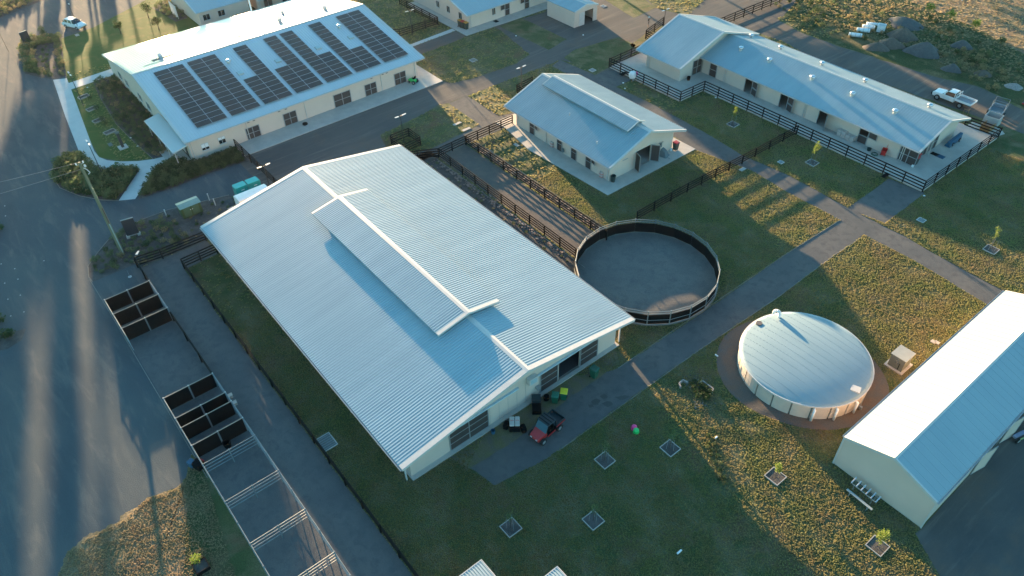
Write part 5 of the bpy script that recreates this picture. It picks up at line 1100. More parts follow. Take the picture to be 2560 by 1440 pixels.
# utility
wa = Vector(at(2345, 254)); wb = Vector(at(2397, 276)); c = Vector(at(2388, 262))
ute = thing('utility_truck', 'white single-cab utility truck with tray parked behind the long stable', 'utility truck', (-36.6, 107.6, 0), math.pi)
b = MB(); shell(b, [(.2, .45, .8), (2.5, .42, .8), (2.62, .7, .8), (2.5, 1.0, .78), (1.25, 1.12, .84), (-.55, 1.12, .88), (-.55, .45, .88)]); bev(b.build('body', WHITEP, ute), .07)
b = MB(); shell(b, [(1.25, 1.1, .8), (.65, 1.62, .66), (-.4, 1.66, .66), (-.5, 1.12, .8)]); b.build('windows', GLASS, ute)
b = MB(); shell(b, [(.6, 1.63, .67), (-.42, 1.67, .67), (-.4, 1.76, .6), (.45, 1.73, .6)]); bev(b.build('roof', WHITEP, ute), .03)
for x in (.66, -.42):
    for s in (-1, 1): beam('pillar', (x+(.45 if x > 0 else -.06), s*.81, 1.12), (x, s*.68, 1.65), .06, .07, WHITEP, ute)
for s in (-1, 1):
    wheel(ute, 1.75, s*.78, .39, .26); wheel(ute, -1.5, s*.78, .39, .26); blk('tray_side', (-1.75, s*.93, 1.02), (2.2, .05, .28), WHITEP, ute); blk('headlight', (2.56, s*.62, .84), (.06, .3, .16), HEADL, ute); blk('mirror', (.85, s*1.0, 1.25), (.14, .2, .2), WHITEP, ute)
blk('tray_floor', (-1.75, 0, .87), (2.2, 1.8, .05), mat('tray_grey', (.2, .21, .22), .5), ute); blk('tailgate', (-2.86, 0, 1.02), (.05, 1.9, .28), WHITEP, ute)
for z in (1.15, 1.7): blk('headboard_bar', (-.68, 0, z), (.05, 1.7, .06), WHITEP, ute)
for s in (-1, 0, 1): blk('headboard_post', (-.68, s*.82, 1.3), (.05, .06, .86), WHITEP, ute)
blk('bull_bar', (2.7, 0, .66), (.1, 1.5, .34), BLACK, ute); blk('chassis', (-1.2, 0, .62), (3.0, .7, .2), BLACK, ute)
tr = thing('box_trailer', 'galvanised box trailer with tall frame behind the utility truck', 'trailer', (-30.9, 108.6, 0), R(100))
blk('bed', (0, 0, .55), (2.6, 1.7, .06), mat('trailer_bed', (.1, .17, .2), .6), tr)
for s in (-1, 1): blk('side', (0, s*.85, .85), (2.6, .04, .55), STEEL, tr); blk('side', (s*1.3, 0, .85), (.04, 1.66, .55), STEEL, tr); wheel(tr, 0, s*1.0, .33, .2)
for x in (-.1, 1.2):
    for s in (-1, 1): pipe('hoop', (x, s*.84, .85), (x, s*.84, 2.1), .035, PIPE, tr)
    pipe('hoop', (x, -.84, 2.1), (x, .84, 2.1), .035, PIPE, tr)
beam('drawbar', (1.3, .6, .5), (2.4, 0, .5), .07, .09, PIPE, tr); beam('drawbar', (1.3, -.6, .5), (2.4, 0, .5), .07, .09, PIPE, tr)
x, y = at(2478, 318); t = thing('steel_crate', 'upright steel stock crate in front of the trailer', 'crate', (x-.3, y+.2, 0), R(5))
for q in (-1, 1): blk('side_sheet', (q*.9, 0, .95), (.05, 1.6, 1.3), mat('dull_steel', (.34, .36, .36), .5), t); blk('side_sheet', (0, q*.8, .95), (1.75, .05, 1.3), MATS['dull_steel'], t)
blk('floor', (0, 0, .3), (1.75, 1.55, .05), MATS['dull_steel'], t)
x, y = at(2468, 328); t = thing('timber_crate', 'orange-brown timber crate against the fence by the trailer', 'crate', (x-.2, y+.1, 0), R(90))
for k in range(5): blk('slat', (0, -.55, .18+.2*k), (1.7, .04, .15), WOODO, t); blk('slat', (0, .55, .18+.2*k), (1.7, .04, .15), WOODO, t)
for q in (-1, 1): blk('end_board', (q*.86, 0, .58), (.05, 1.14, 1.1), WOODO, t)
slab('trailer_pad', pts((2430, 305), (2500, 322), (2512, 335), (2480, 345), (2415, 315)), .03, CONC)
x, y = at(2557, 262); t = thing('red_implement', 'red farm implement peeking in at the right edge', 'implement', (x+.6, y+.3, 0)); blk('hopper', (0, 0, .7), (1.2, 1.2, .6), BLUEC, t); blk('frame', (0, 0, .3), (1.4, 1.3, .16), REDP, t); wheel(t, 0, .7, .3); wheel(t, 0, -.7, .3)
for k, px in enumerate(((2411, 289), (2402, 309))):
    x, y = at(*px); t = thing('trestle', ('small timber trestle behind the roof corner of the long stable', 'small timber trestle under the roof corner of the long stable')[k], 'trestle', (x, y, 0), R(10))
    for s in (-1, 1): blk('leg', (s*.3, 0, .5), (.06, .06, 1.0), WOODO, t); blk('rung', (0, 0, .5+s*.4), (.54, .05, .06), WOODO, t)
# red buggy
bx, by = -29.9, 26.4
d = Vector((-29.45, 24.85))-Vector((-30.0, 28.0))
utv = thing('farm_buggy', 'red and black side-by-side farm buggy with roof and cargo bed in front of the barn', 'buggy', (-29.95, 26.45, 0), math.atan2(-.985, -.12)+.25)
b = MB(); shell(b, [(.45, .45, .62), (1.42, .42, .52), (1.5, .6, .5), (1.4, .78, .5), (.55, 1.0, .62), (.4, .9, .64)]); bev(b.build('bonnet', REDP, utv), .05)
b = MB(); shell(b, [(-1.5, .35, .55), (1.2, .32, .55), (1.2, .5, .58), (-1.5, .5, .6)]); b.build('chassis', BLACK, utv)
b = MB(); shell(b, [(.62, .98, .6), (.28, 1.72, .56), (.24, 1.7, .56), (.56, .96, .6)]); b.build('windscreen', mat('tinted_screen', (.07, .15, .19), .15, spec=.7), utv)
b = MB(); shell(b, [(.35, 1.72, .66), (-.65, 1.76, .68), (-.65, 1.83, .66), (.3, 1.79, .64)]); bev(b.build('roof', mat('roof_black', (.02, .035, .04), .5), utv), .03)
for k in range(3): blk('roof_rib', (-.45+.3*k, 0, 1.84), (.05, 1.2, .03), BLACK, utv)
for x, q in ((.5, .26), (-.62, -.62)):
    for s in (-1, 1): beam('cage_bar', (x, s*.66, .9), (q, s*.62, 1.74), .05, .05, BLACK, utv)
for s in (-1, 1):
    blk('bed_side', (-1.2, s*.7, .95), (1.05, .05, .32), MATS['roof_black'], utv); blk('bed_trim', (-1.2, s*.735, .86), (1.1, .03, .14), REDP, utv); blk('sill', (-.1, s*.66, .45), (1.0, .05, .14), REDP, utv)
    wheel(utv, 1.0, s*.66, .33, .26); wheel(utv, -1.05, s*.66, .33, .28); blk('headlight', (1.48, s*.3, .66), (.05, .18, .1), HEADL, utv); blk('seat', (-.2, s*.3, .72), (.5, .52, .16), BLACK, utv); blk('seat_back', (-.45, s*.3, .98), (.12, .5, .45), BLACK, utv)
blk('bed_floor', (-1.2, 0, .8), (1.05, 1.36, .05), MATS['roof_black'], utv); blk('tailgate', (-1.73, 0, .95), (.05, 1.4, .32), MATS['roof_black'], utv)
# seat bags on black box, ramp, bins before the barn
t = thing('feed_trolley', 'black trolley box draped with dark cloth left of the red buggy', 'trolley', (-32.05, 24.75, 0), R(-38))
b = MB(); b.box((0, 0, .42), (1.15, .95, .55)); bev(b.build('box', BLACK, t)); 
for s in (-1, 1): b = MB(); b.box((.2*s+.1, s*.75, .3), (.7, .45, .55), .3*s); bev(b.build('dark_sack', BLACK, t), .1)
for i, s in enumerate((-1, 1)):
    o = thing('feed_bag', ('left of two white feed bags with red print on the black trolley', 'right of two white feed bags with red print on the black trolley')[i], 'feed bag', (-32.05, 24.75, .71), R(-38), 'white feed bags on the trolley')
    b = MB(); b.box((-.1, s*.235, .09), (1.0, .44, .18)); oo = bev(b.build('bag', mat('white_bag', (.5, .46, .42), .7), o), .07)
    for k in range(4): blk('print', (-.16+.03*(k % 2), s*.235-.12+.08*k, .183), (.1, .05, .006), BAGR, o)
t = thing('mounting_ramp', 'black stepped mounting block standing near the barn wall', 'mounting block', (-32.6, 27.7, 0), R(-38))
b = MB(); b.box((.42, 0, .25), (.9, .8, .5)); b.build('lower_step', BLACK, t); b = MB(); b.box((-.42, 0, .42), (.75, .82, .84)); b.build('upper_step', MATS['roof_black'], t)
def wheelie(x, y, rz, body, lid, label, s=1., cat='bin', group=None, lidopen=False):
    t = thing('wheelie_bin', label, cat, (x, y, getattr(wheelie, 'z', 0)), rz, group)
    b = MB(); h = 1.0*s; a = .22*s; c = .29*s
    b.add([(-a, -a, .06), (a, -a, .06), (a, a, .06), (-a, a, .06), (-c, -c, h), (c, -c, h), (c, c, h), (-c, c, h)], [(3, 2, 1, 0), (0, 1, 5, 4), (1, 2, 6, 5), (2, 3, 7, 6), (3, 0, 4, 7), (4, 5, 6, 7)]); b.build('bin_body', body, t)
    b = MB(); b.add([(-c-.03, -c-.03, h), (c+.05, -c-.03, h), (c+.05, c+.03, h), (-c-.03, c+.03, h), (-c, -c, h+.09), (c-.05, -c+.03, h+.06), (c-.05, c-.03, h+.06), (-c, c, h+.09)], [(0, 1, 5, 4), (1, 2, 6, 5), (2, 3, 7, 6), (3, 0, 4, 7), (4, 5, 6, 7), (3, 2, 1, 0)]); b.build('bin_lid', lid, t)
    for q in (-1, 1): wh = MB(); wh.tube((-a, q*(a+.02), .1), (-a, q*(a+.08), .1), .1, .1, 12); wh.build('bin_wheel', TYRE, t)
    return t
wheelie(-31.95, 29.35, R(-50), GREENB, mat('green_lid', (.015, .14, .09), .45), 'green bin with green lid standing nearest the buggy', 1.05)
wheelie(-31.75, 30.2, R(-50), GREENB, YELLOW, 'green bin with bright yellow lid in front of the barn doorway', 1.05)
b = MB(); b.tube((0, 0, 0), (0, 0, .5), .25, .25, 14); o = b.build('black_drum', BLACK); o.location = (-32.7, 28.95, 0); tag(o, 'small black drum tucked behind the green bin', 'drum')
wheelie(-31.9, 34.1, R(10), GREENB, mat('green_lid_dull', (.014, .1, .07), .5), 'green bin standing alone right of the barn doorway', 1.15)
b = MB(); b.lathe((0, 0, 0), [(.16, 0), (.2, .42), (.18, .42), (.15, .05)], 14); o = b.build('bucket', BLUEC); x, y = at(1233, 1083); o.location = (x, y, .01); tag(o, 'small blue bucket by the left barn door', 'bucket')
for px, m, lab in (((1585, 1072), PINK, 'bright pink upturned tub on the grass'), ((1590, 1080), GREENT, 'bright green upturned tub on the grass')):
    x, y = at(*px); t = thing('plastic_tub', lab, 'tub', (x, y, .01)); b = MB(); b.lathe((0, 0, 0), [(.27, 0), (.25, .3), (.2, .36), (.02, .37)], 16); b.build('tub_shell', m, t, True)
    b = MB(); b.lathe((0, 0, 0), [(.29, 0), (.29, .04), (.26, .05)], 16); b.build('tub_rim', m, t)
# bins and bits by the stables
wheelie.z = .1
x, y = at(1688, 376); wheelie(x, y, 0, DARKG, RED, 'dark bin with red lid on the slab right of the small stable', 1.1)
x, y = at(1532, 455); b = MB(); b.lathe((0, 0, 0), [(.26, 0), (.34, .85), (.31, .85), (.25, .05)], 16); o = b.build('black_barrel', DARKG); o.location = (x, y, .1); tag(o, 'open dark barrel at the near corner of the small stable', 'barrel')
b = MB(); b.lathe((0, 0, 0), [(.14, 0), (.14, .5), (.05, .6), (.02, .62)], 12); o = b.build('fire_extinguisher', RED); x, y = at(1526, 446); o.location = (x-.1, y+.1, .1); tag(o, 'red cylinder behind the dark barrel', 'cylinder')
x, y = at(1660, 392); t = thing('covered_cart', 'grey tarpaulin-covered cart against the small stable front', 'cart', (x-.2, y+.1, .1), R(20))
b = MB(); b.add([(-.6, -.5, 0), (.6, -.6, 0), (.7, .5, 0), (-.6, .6, 0), (-.35, -.25, .95), (.25, -.3, .7), (.3, .25, .75), (-.3, .3, 1.05)], [(0, 1, 5, 4), (1, 2, 6, 5), (2, 3, 7, 6), (3, 0, 4, 7), (4, 5, 6, 7)]); bev(b.build('cover', GREYC, t), .08)
pipe('handle', (.5, -.3, .1), (1.1, -.5, .05), .02, PIPE, t)
b = MB(); b.lathe((0, 0, 0), [(.15, 0), (.17, .28), (.15, .28), (.13, .04)], 12); o = b.build('bucket', WHITEP); x, y = at(1677, 378); o.location = (x, y, .1); tag(o, 'white bucket beside the red-lidded bin', 'bucket')
for i, (px) in enumerate(((1377, 370), (1500, 446))):
    x, y = at(*px); t = thing('stacked_blocks', ('pink-printed bag stack by the first doors of the small stable', 'pink-printed bag stack near the barrel of the small stable')[i], 'bag stack', (x, y+.25, .1))
    for k in range(4): b = MB(); b.box((.02*(k % 2), 0, .1+.2*k), (.5, .45, .19)); bev(b.build('bag', BAGM if k % 2 else mat('bag_pink', (.5, .25, .22), .7), t), .05)
x, y = at(1414, 384); t = thing('hose_reel', 'dark hose reel on the wall of the small stable', 'hose reel', (x, wy0m-.2, .1)); b = MB(); b.lathe((0, 0, 0), [(.1, 0), (.28, 0), (.28, .12), (.1, .12)], 14); o = b.build('reel', GREYC, t); o.rotation_euler = (R(90), 0, 0); o.location = (0, 0, .6); blk('bracket', (0, .1, .6), (.1, .1, .5), FRAME, t)
wheelie.z = .22
x, y = at(2288, 411, .22); wheelie(x-.1, y, 0, DARKG, RED, 'front one of two red-lidded bins at the near end of the long stable', 1.05); wheelie(x-.35, y+.75, 0, DARKG, RED, 'rear one of two red-lidded bins at the near end of the long stable', 1.05)
b = MB(); b.box((0, 0, .14), (.28, .28, .28)); o = bev(b.build('white_carton', WHITEP)); x, y = at(2281, 417, .22); o.location = (x, y, .22); tag(o, 'small white carton at the foot of the red-lidded bins', 'carton')
x, y = at(2207, 388, .22); t = thing('red_trolley', 'bright red upright trolley bin beside a green hose', 'trolley', (x, y, .22), R(15)); b = MB(); b.add([(-.25, -.2, .1), (.25, -.2, .1), (.2, .2, .1), (-.2, .2, .1), (-.32, -.28, .8), (.32, -.28, .8), (.3, .28, .95), (-.3, .28, .95)], [(3, 2, 1, 0), (0, 1, 5, 4), (1, 2, 6, 5), (2, 3, 7, 6), (3, 0, 4, 7)]); b.build('tray', RED, t); pipe('handle', (.1, .3, .9), (.15, .45, 1.4), .025, RED, t)
for s in (-1, 1): w2 = MB(); w2.tube((s*.26, -.1, .12), (s*.32, -.1, .12), .12, .12, 12); w2.build('wheel', TYRE, t)
x, y = at(2186, 386, .24); b = MB(); n = 20
for q in range(3): b.path([((.42-.05*q)*math.cos(a), (.42-.05*q)*math.sin(a), .04+.06*q) for a in np.linspace(0, 6.28, n)], .03, 6)
o = b.build('garden_hose', mat('hose_green', (.02, .09, .06), .5)); o.location = (x, y, .22); tag(o, 'coiled dark green hose on the apron beside the red trolley', 'hose')
b = MB(); b.lathe((0, 0, 0), [(.22, 0), (.3, .32), (.27, .32), (.2, .05)], 14); o = b.build('bucket', DARKG); x, y = at(2172, 376, .22); o.location = (x, y, .22); tag(o, 'dark tub against the long stable wall left of the hose', 'tub')
x, y = at(2108, 345, .22); t = thing('bag_stack', 'stacked pale feed bags against the long stable wall', 'bag stack', (x+.2, y+.35, .22), R(0))
for r_ in range(5):
    for c_ in range(4 if r_ < 4 else 2):
        for d_ in range(2):
            b = MB(); b.box((-.95+.62*c_+(.05 if r_ % 2 else 0), -.25+.5*d_, .1+.17*r_), (.58, .46, .17)); bev(b.build('bag', BAGM if (r_+c_) % 3 else mat('bag_grey', (.42, .36, .33), .7), t), .05)
b = MB(); b.lathe((0, 0, 0), [(.22, 0), (.27, .55), (.25, .55), (.2, .05)], 14); o = b.build('black_tub', BLACK); x, y = at(1721, 200, .22); o.location = (x, y, .22); tag(o, 'black tub at the corner of the long stable head block', 'tub')
t = thing('loo_trailer', 'white octagonal tank with pink float at the fence by the gate apron', 'tank', (*at(1580, 200), 0)); b = MB(); b.lathe((0, 0, .3), [(.4, 0), (.55, .25), (.55, .75), (.4, 1.0), (.02, 1.05)], 8); b.build('shell', WHITEP, t); 
for s in (-1, 1): blk('leg', (s*.3, 0, .18), (.08, .5, .36), FRAME, t)
b = MB(); b.lathe((.1, .75, .55), [(.05, 0), (.24, .12), (.26, .35), (.1, .55), (.02, .57)], 12); b.build('pink_float', PINK, t)
wheelie.z = .08
for i, (px, l_) in enumerate((((1151, 68), ORANGE), ((1158, 71), RED), ((1166, 74), ORANGE))):
    x, y = at(*px); wheelie(x, y, 0, DARKG, l_, ('leftmost of three bins at the top stable corner, yellow-orange lid', 'middle of three bins at the top stable corner, red lid', 'rightmost of three bins at the top stable corner, yellow-orange lid')[i], 1.15)
for px, d_, m, lab, z_ in (((2242, 370), 0, 0, '', 0),): pass
for px, dd, m, lab, z_ in (((2337, 385), (.9, .7), BLACK, 'black floor mat on the apron at the end of the long stable', .24), ((2351, 391), (1.0, .8), BLUEC, 'blue floor mat on the apron beside the black one', .24), ((2214, 438), (.5, 1.3), BLACK, 'dark mat hanging over the apron edge by the gate', .24), ((1559, 184), (.7, 1.3), BLACK, 'dark mat on the apron beside the gate by the white tank', .24), ((1240, 53), (.9, .7), BLACK, 'dark mat outside the top stable window', .1)):
    x, y = at(px[0], px[1], z_); o = blk('floor_mat', (x, y, z_), (dd[0], dd[1], .03), m); tag(o, lab, 'mat')
x, y = at(2368, 352, .3); t = thing('covered_machine', 'blue tarpaulin-covered machine along the end wall of the long stable', 'covered machine', (-30.9, 97.2, .22), R(90))
b = MB(); b.add([(-1.6, -.4, 0), (1.5, -.3, .2), (1.5, .3, .2), (-1.6, .4, 0), (-1.4, -.25, .55), (1.6, -.2, .95), (1.6, .2, .95), (-1.4, .25, .6)], [(3, 2, 1, 0), (0, 1, 5, 4), (1, 2, 6, 5), (2, 3, 7, 6), (3, 0, 4, 7), (4, 5, 6, 7)]); bev(b.build('cover', BLUEC, t), .08)
for s in (-.8, .9): wheel(t, s, -.35, .24, .12)
# mower by the solar building
x, y = at(1033, 207, .1); t = thing('ride_on_mower', 'bright green machine parked against the end of the solar building wall', 'mower', (x, y, .1), R(200))
b = MB(); shell(b, [(-.5, .25, .3), (.7, .25, .28), (.75, .5, .26), (.2, .72, .3), (-.5, .6, .3)]); bev(b.build('body', GREENT, t), .05); blk('seat', (-.25, 0, .8), (.35, .4, .12), BLACK, t); blk('seat_back', (-.45, 0, 1.0), (.1, .4, .35), BLACK, t)
for s in (-1, 1): wheel(t, .5, s*.36, .18, .16); wheel(t, -.4, s*.42, .27, .2)
pipe('steering', (.15, 0, .7), (-.02, 0, 1.0), .03, BLACK, t)
b = MB(); b.lathe((0, 0, 0), [(.1, 0), (.34, 0), (.38, .1), (.34, .2), (.1, .2)], 18); o = b.build('rubber_tub', BLACK); x, y = at(763, 311, .1); o.location = (x, y, .1); tag(o, 'round black rubber tub on the solar building apron', 'tub')
for i, px in enumerate(((443, 399), (420, 372))):
    x, y = at(*px); t = thing('porch_pot', ('white pot with plant at the porch corner', 'white pot near the porch wall')[i], 'plant pot', (x, y, .08)); b = MB(); b.lathe((0, 0, 0), [(.16, 0), (.24, .45), (.2, .45), (.15, .05)], 12); b.build('pot', WHITEP, t); leaf_obj('foliage', [leafcloud(60, (0, 0, .6), (.2, .2, .22), .14, 900+i, .1)], LEAFG, t)
# rack and bench by the shed
t = thing('saddle_rack', 'galvanised five-bay rack standing by the gable end of the long shed', 'rack', (-9.05, 41.95, 0), R(-3))
for s in (-1, 1): blk('long_rail', (0, s*.26, .62), (2.3, .07, .07), STEEL, t)
for k in range(6):
    x = -1.1+.44*k
    for s in (-.09, .09): pipe('hoop', (x+s*.3, -.28, .68), (x+s*.3, .3, .92), .022, STEEL, t)
    blk('cross_bar', (x, 0, .66), (.06, .5, .04), STEEL, t)
for x in (-.8, .8):
    for s in (-1, 1): blk('leg', (x, s*.26, .3), (.06, .06, .6), FRAME, t)
b = MB(); [b.box((-1.0+.1*k, .02, .66), (.015, .5, .015)) for k in range(21)]; b.build('mesh_tray', FRAME, t)
t = thing('bench', 'long narrow grey bench in front of the galvanised rack', 'bench', (-8.95, 41.05, 0), R(-3)); blk('seat', (0, 0, .45), (2.3, .2, .05), mat('bench_grey', (.33, .37, .38), .5), t)
for x in (-.8, .8): blk('leg', (x, 0, .21), (.06, .3, .43), FRAME, t)
# culvert headwalls and rocks
def poly_wall(px, label, h=.3, w_=.12):
    P_ = [Vector((*at(*p), 0)) for p in px]; t = thing('culvert_wall', label, 'culvert', P_[0])
    for a, b_ in zip(P_[:-1], P_[1:]): beam('wing_wall', a-P_[0]+Vector((0, 0, h/2)), b_-P_[0]+Vector((0, 0, h/2)), w_, h, ROCK, t)
poly_wall([(1701, 972), (1697, 962), (1707, 954), (1719, 960)], 'left concrete culvert headwall in the grass hollow')
poly_wall([(1746, 962), (1756, 957), (1782, 976), (1778, 986)], 'right concrete culvert headwall in the grass hollow')
b = MB()
rr = random.Random(5)
for k in range(90):
    px = (rr.gauss(1735, 16), rr.gauss(950, 8)) if k < 55 else (rr.gauss(1750, 15), rr.gauss(1015, 9)); x, y = at(*px); s = rr.uniform(.04, .1); b.box((x, y, s*.3), (s*1.4, s, s*.8), rr.uniform(0, 3))
tag(b.build('rubble', mat('dull_rock', (.14, .14, .13), .9)), kind='stuff')
b = MB()
for k in range(420): x = rr.uniform(-72, -46.6); y = rr.choice((rr.gauss(49.9, .3), rr.gauss(43.8, .25))); s = rr.uniform(.06, .2); b.box((x, y, s*.25), (s*1.5, s, s*.7), rr.uniform(0, 3))
tag(b.build('edging_rubble', mat('brown_rock', (.2, .13, .1), .9, col2=(.28, .22, .19), scale=3)), kind='stuff')
for px, lab, rz in (((1535, 0), '', 0),): pass
for i, (px, d_) in enumerate((((1791, 1160-270), (.35, .12)), ((1790, 1095), (.12, .3)), ((1698, 1381), (.14, .5)))):
    x, y = at(*px); b = MB(); b.box((0, 0, .08), (d_[0], d_[1], .12)); o = bev(b.build('marker_peg', WHITEP), .02); o.location = (x, y, 0); tag(o, ('small white peg by the tank gravel', 'short white peg at the edge of the sunlit grass', 'pale upright marker low in the lawn near the bottom edge', 'small pale scrap in the wet patch')[i], 'peg')
x, y = at(2540, 1095); t = thing('farm_implement', 'long metal implement on dark wheels beside the long shed at the right edge', 'implement', (x+.3, y+1.0, 0), R(75)); blk('beam', (0, 0, .5), (3.2, .3, .2), mat('lilac_steel', (.25, .26, .36), .5), t); pipe('arm', (-1.4, -.4, .5), (1.4, -.5, .7), .06, mat('lime_paint', (.3, .4, .15), .5), t)
for s in (-1, 1): wheel(t, -1.4, s*.35, .28, .16)
# things on the left yards
x, y = at(493, 1150); t = thing('rubber_trough', 'dark covered trough with a red handle at the corner of the open pens', 'trough', (-45.9, 1.75, 0), R(20)); b = MB(); b.box((0, 0, .4), (.9, .7, .7)); bev(b.build('tub', BLACK, t), .1); blk('side_bag', (-.55, -.2, .45), (.5, .5, .6), BLUEC, t); blk('red_handle', (.1, .42, .6), (.4, .08, .2), RED, t)
x, y = at(560, 1108); b = MB(); b.lathe((0, 0, 0), [(.28, 0), (.36, .6), (.3, .6), (.25, .06)], 14); o = b.build('water_bucket', BLACK); o.location = (-46.4, 4.5, 0); tag(o, 'black tub hanging at the middle of the lowest black partition', 'tub')
for i, px in enumerate(((575, 989), (586, 1007))):
    x, y = at(px[0], px[1], .9); t = thing('feed_bin', ('upper of two small pale feed bins hung outside the yard rails', 'lower of two small pale feed bins hung outside the yard rails')[i], 'feed bin', (x, y, .7)); b = MB(); b.quad([(-.2, -.25, .3), (.2, -.2, .3), (.2, .2, .3), (-.2, .25, .3)], .3); b.build('bin_body', mat('bin_tan', (.42, .32, .27), .6), t); blk('hook', (0, -.28, .25), (.04, .12, .04), FRAME, t)
x, y = at(325, 692); t = thing('tap_stand', 'slim pale tap standing in the gravel between garden bed and horse yard', 'tap', (x, y, 0)); pipe('riser', (0, 0, 0), (0, 0, .9), .025, PIPE, t); b = MB(); b.lathe((0, 0, 0), [(.2, 0), (.2, .04), (.16, .05)], 12); b.build('drain_ring', CONC2, t)

# ------------------------------------------------------------------ person by the upper road
def skinned(name, joints, edges, m, parent, lv=1):
    me = bpy.data.meshes.new(name); me.from_pydata([j[0] for j in joints], edges, []); me.materials.append(m)
    o = bpy.data.objects.new(name, me); C.objects.link(o); o.parent = parent
    sk = o.modifiers.new('skin', 'SKIN'); me.skin_vertices or None
    if not me.skin_vertices: bpy.context.view_layer.update()
    for i, j in enumerate(joints): me.skin_vertices[0].data[i].radius = (j[1], j[1]*(j[2] if len(j) > 2 else 1))
    me.skin_vertices[0].data[0].use_root = True
    ss = o.modifiers.new('sub', 'SUBSURF'); ss.levels = lv; ss.render_levels = lv; return o
px_, py_ = at(1620, 68)
per = thing('person', 'person in black shirt and tan shorts with pale hat, arms raised, on the upper road', 'person', (px_, py_, 0), R(40))
J = [((0, 0, .95), .13), ((0, 0, 1.2), .13), ((0, 0, 1.42), .11), ((0, 0, 1.52), .055), ((.02, 0, 1.66), .1), ((0, .09, .88), .1), ((.03, .1, .5), .065), ((0, .11, .09), .042), ((.12, .12, .04), .04), ((0, -.09, .88), .1), ((-.02, -.1, .5), .065), ((-.05, -.11, .09), .042), ((.07, -.12, .04), .04),
     ((0, .19, 1.4), .055), ((.15, .27, 1.28), .042), ((.34, .12, 1.45), .032), ((0, -.19, 1.4), .055), ((.15, -.27, 1.28), .042), ((.34, -.08, 1.47), .032), ((.4, .08, 1.47), .03), ((.4, -.05, 1.49), .03)]
E_ = [(0, 1), (1, 2), (2, 3), (3, 4), (0, 5), (5, 6), (6, 7), (7, 8), (0, 9), (9, 10), (10, 11), (11, 12), (2, 13), (13, 14), (14, 15), (2, 16), (16, 17), (17, 18), (15, 19), (18, 20)]
try:
    skinned('body', J, E_, SKIN, per, 2)
    skinned('shirt', [((0, 0, .98), .145), ((0, 0, 1.2), .15), ((0, 0, 1.42), .125), ((0, .2, 1.4), .07), ((.1, .25, 1.31), .058), ((0, -.2, 1.4), .07), ((.1, -.25, 1.31), .058)], [(0, 1), (1, 2), (2, 3), (3, 4), (2, 5), (5, 6)], CLOTHB, per, 2)
    skinned('shorts', [((0, 0, .96), .15), ((0, .09, .86), .12), ((.03, .1, .55), .09), ((0, -.09, .86), .12), ((-.02, -.1, .55), .09)], [(0, 1), (1, 2), (0, 3), (3, 4)], SHORTS, per, 2)
except Exception as ex: print('skin', ex)
b = MB(); b.lathe((.02, 0, 1.7), [(.2, .0), (.2, .02), (.11, .03), (.1, .12), (.02, .14)], 16); b.build('hat', HATM, per)
b = MB(); b.box((.42, .01, 1.5), (.06, .16, .1)); o = b.build('handset', BLACK); o.location = per.location; o.rotation_euler = per.rotation_euler; tag(o, 'small dark handset held up by the person on the upper road', 'handset')
b = MB(); b.path([(0, 0, .06), (0, 0, 3.2)], .035, 8); o = b.build('dark_post', MATS['pole_black']); o.location = (*at(22, 130), 0); tag(o, 'slim dark post on the gravel at the far left casting a long shadow', 'post')

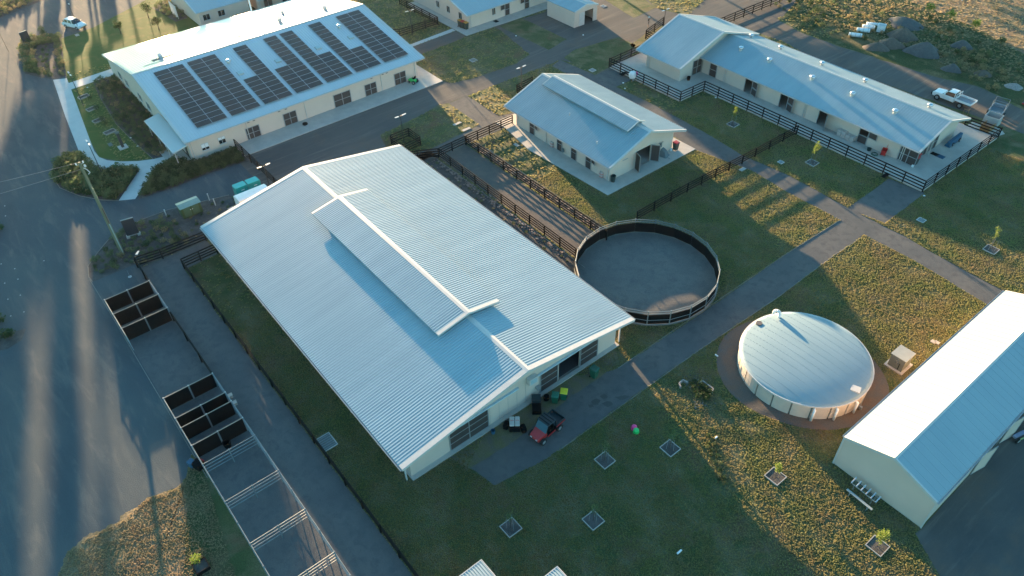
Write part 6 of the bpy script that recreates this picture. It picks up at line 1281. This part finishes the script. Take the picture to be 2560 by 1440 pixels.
# ------------------------------------------------------------------ grass tufts: real blades standing on every lawn
def tufts(name, xmin, xmax, ymin, ymax, dens, m, rad, hgt, extra=None, keep=None):
    n = int((xmax-xmin)*(ymax-ymin)*dens); P_ = np.column_stack([rng.uniform(xmin, xmax, n), rng.uniform(ymin, ymax, n)])
    d = np.column_stack([P_, np.full(n, -H)]); cz = d@AF; cxp = (d@AX)/cz; cyp = (d@AY)/cz
    k = (cz > 0) & (abs(cxp) < .78) & (abs(cyp) < .5); P_ = P_[k]
    bad = np.zeros(len(P_), bool)
    for poly in HARD: bad |= in_poly(P_, poly)
    if keep is not None:
        ok = np.zeros(len(P_), bool)
        for poly in keep: ok |= in_poly(P_, poly)
        bad |= ~ok
    P_ = P_[~bad]
    f = .5+.5*np.sin(P_[:, 0]*.9+np.sin(P_[:, 1]*.7)*2)*np.sin(P_[:, 1]*1.1+np.cos(P_[:, 0]*.5)*2)
    P_ = P_[rng.random(len(P_)) < (.35+.65*f)]
    me = bpy.data.meshes.new(name); me.from_pydata([(x, y, .018) for x, y in P_], [], []); o = bpy.data.objects.new(name, me); C.objects.link(o); me.materials.append(m); tag(o, kind='stuff')
    ng = bpy.data.node_groups.new(name+'_nodes', 'GeometryNodeTree'); ng.interface.new_socket('Geometry', in_out='INPUT', socket_type='NodeSocketGeometry'); ng.interface.new_socket('Geometry', in_out='OUTPUT', socket_type='NodeSocketGeometry')
    N = ng.nodes; Lk = ng.links; gi_ = N.new('NodeGroupInput'); go = N.new('NodeGroupOutput')
    jn = N.new('GeometryNodeJoinGeometry')
    for q in range(6):          # six thin leaning blades
        ci = N.new('GeometryNodeMeshCircle'); ci.fill_type = 'NGON'; ci.inputs['Vertices'].default_value = 3; ci.inputs['Radius'].default_value = 1.0
        tf = N.new('GeometryNodeTransform'); tf.inputs['Translation'].default_value = (rad*.6*math.cos(1.05*q), rad*.6*math.sin(1.05*q), hgt*.45); tf.inputs['Rotation'].default_value = (R(90+(-1)**q*28), 0, 1.05*q+.4)
        tf.inputs['Scale'].default_value = (rad*.5, hgt*(.8+.1*q), 1); Lk.new(ci.outputs[0], tf.inputs[0]); Lk.new(tf.outputs[0], jn.inputs[0])
    ip = N.new('GeometryNodeInstanceOnPoints'); rr_ = N.new('FunctionNodeRandomValue'); rr_.data_type = 'FLOAT_VECTOR'; rr_.inputs[0].default_value = (-.3, -.3, 0); rr_.inputs[1].default_value = (.3, .3, 6.28)
    rs = N.new('FunctionNodeRandomValue'); rs.data_type = 'FLOAT_VECTOR'; rs.inputs[0].default_value = (.6, .6, .45); rs.inputs[1].default_value = (1.3, 1.3, 1.35)
    sm_ = N.new('GeometryNodeSetMaterial'); sm_.inputs['Material'].default_value = m
    Lk.new(gi_.outputs[0], ip.inputs['Points']); Lk.new(jn.outputs[0], ip.inputs['Instance']); Lk.new(rr_.outputs[0], ip.inputs['Rotation']); Lk.new(rs.outputs[0], ip.inputs['Scale']); Lk.new(ip.outputs[0], sm_.inputs[0]); Lk.new(sm_.outputs[0], go.inputs[0])
    md = o.modifiers.new('scatter', 'NODES'); md.node_group = ng; print(name, len(P_)); return o
TUFT = translucent(layered('grass_tufts', [(.29, .31, .12), (.20, .26, .085), (.42, .33, .18), (.34, .235, .15), (.32, .29, .12)], [0, .16, .35, .3, 2.2], [0, .52, .54, .59, .55], bump=0, fine=(7., .18), soft=.16), .5)
DRYT = translucent(layered('dry_tufts', [(.42, .33, .2), (.3, .25, .145), (.36, .26, .16)], [0, .5, .9], [0, .5, .55], bump=0, fine=(5., .25)), .4)
tufts('lawn_grass', -60, 8, 8, 100, 115, TUFT, .05, .055)
tufts('far_grass', -130, -60, 5, 130, 6, TUFT, .13, .09)
tufts('paddock_grass', -80, 10, 118, 170, 5, DRYT, .16, .11)
yg = [pts((505, 1160), (478, 1135), (467, 1190), (447, 1217), (367, 1247), (300, 1307), (217, 1347), (167, 1383), (130, 1480), (600, 1480))]
tufts('verge_grass', -60, -20, -20, 2, 120, DRYT, .05, .05, keep=yg)
# thin evening haze: one closed box of air round the site and the camera
b = MB(); b.box((-110, 50, 27), (1310, 1310, 56)); me = bpy.data.meshes.new('haze'); me.from_pydata(b.v, [], b.f); hz = bpy.data.objects.new('haze', me); C.objects.link(hz); tag(hz, kind='stuff')
m = bpy.data.materials.new('air_haze'); m.use_nodes = True; n = m.node_tree.nodes; n.clear(); o_ = n.new('ShaderNodeOutputMaterial'); v_ = n.new('ShaderNodeVolumePrincipled')
v_.inputs['Density'].default_value = .00003; v_.inputs['Anisotropy'].default_value = .72; v_.inputs['Color'].default_value = (.9, .9, .9, 1); m.node_tree.links.new(v_.outputs[0], o_.inputs['Volume']); me.materials.append(m)
print('objects', len(bpy.data.objects))
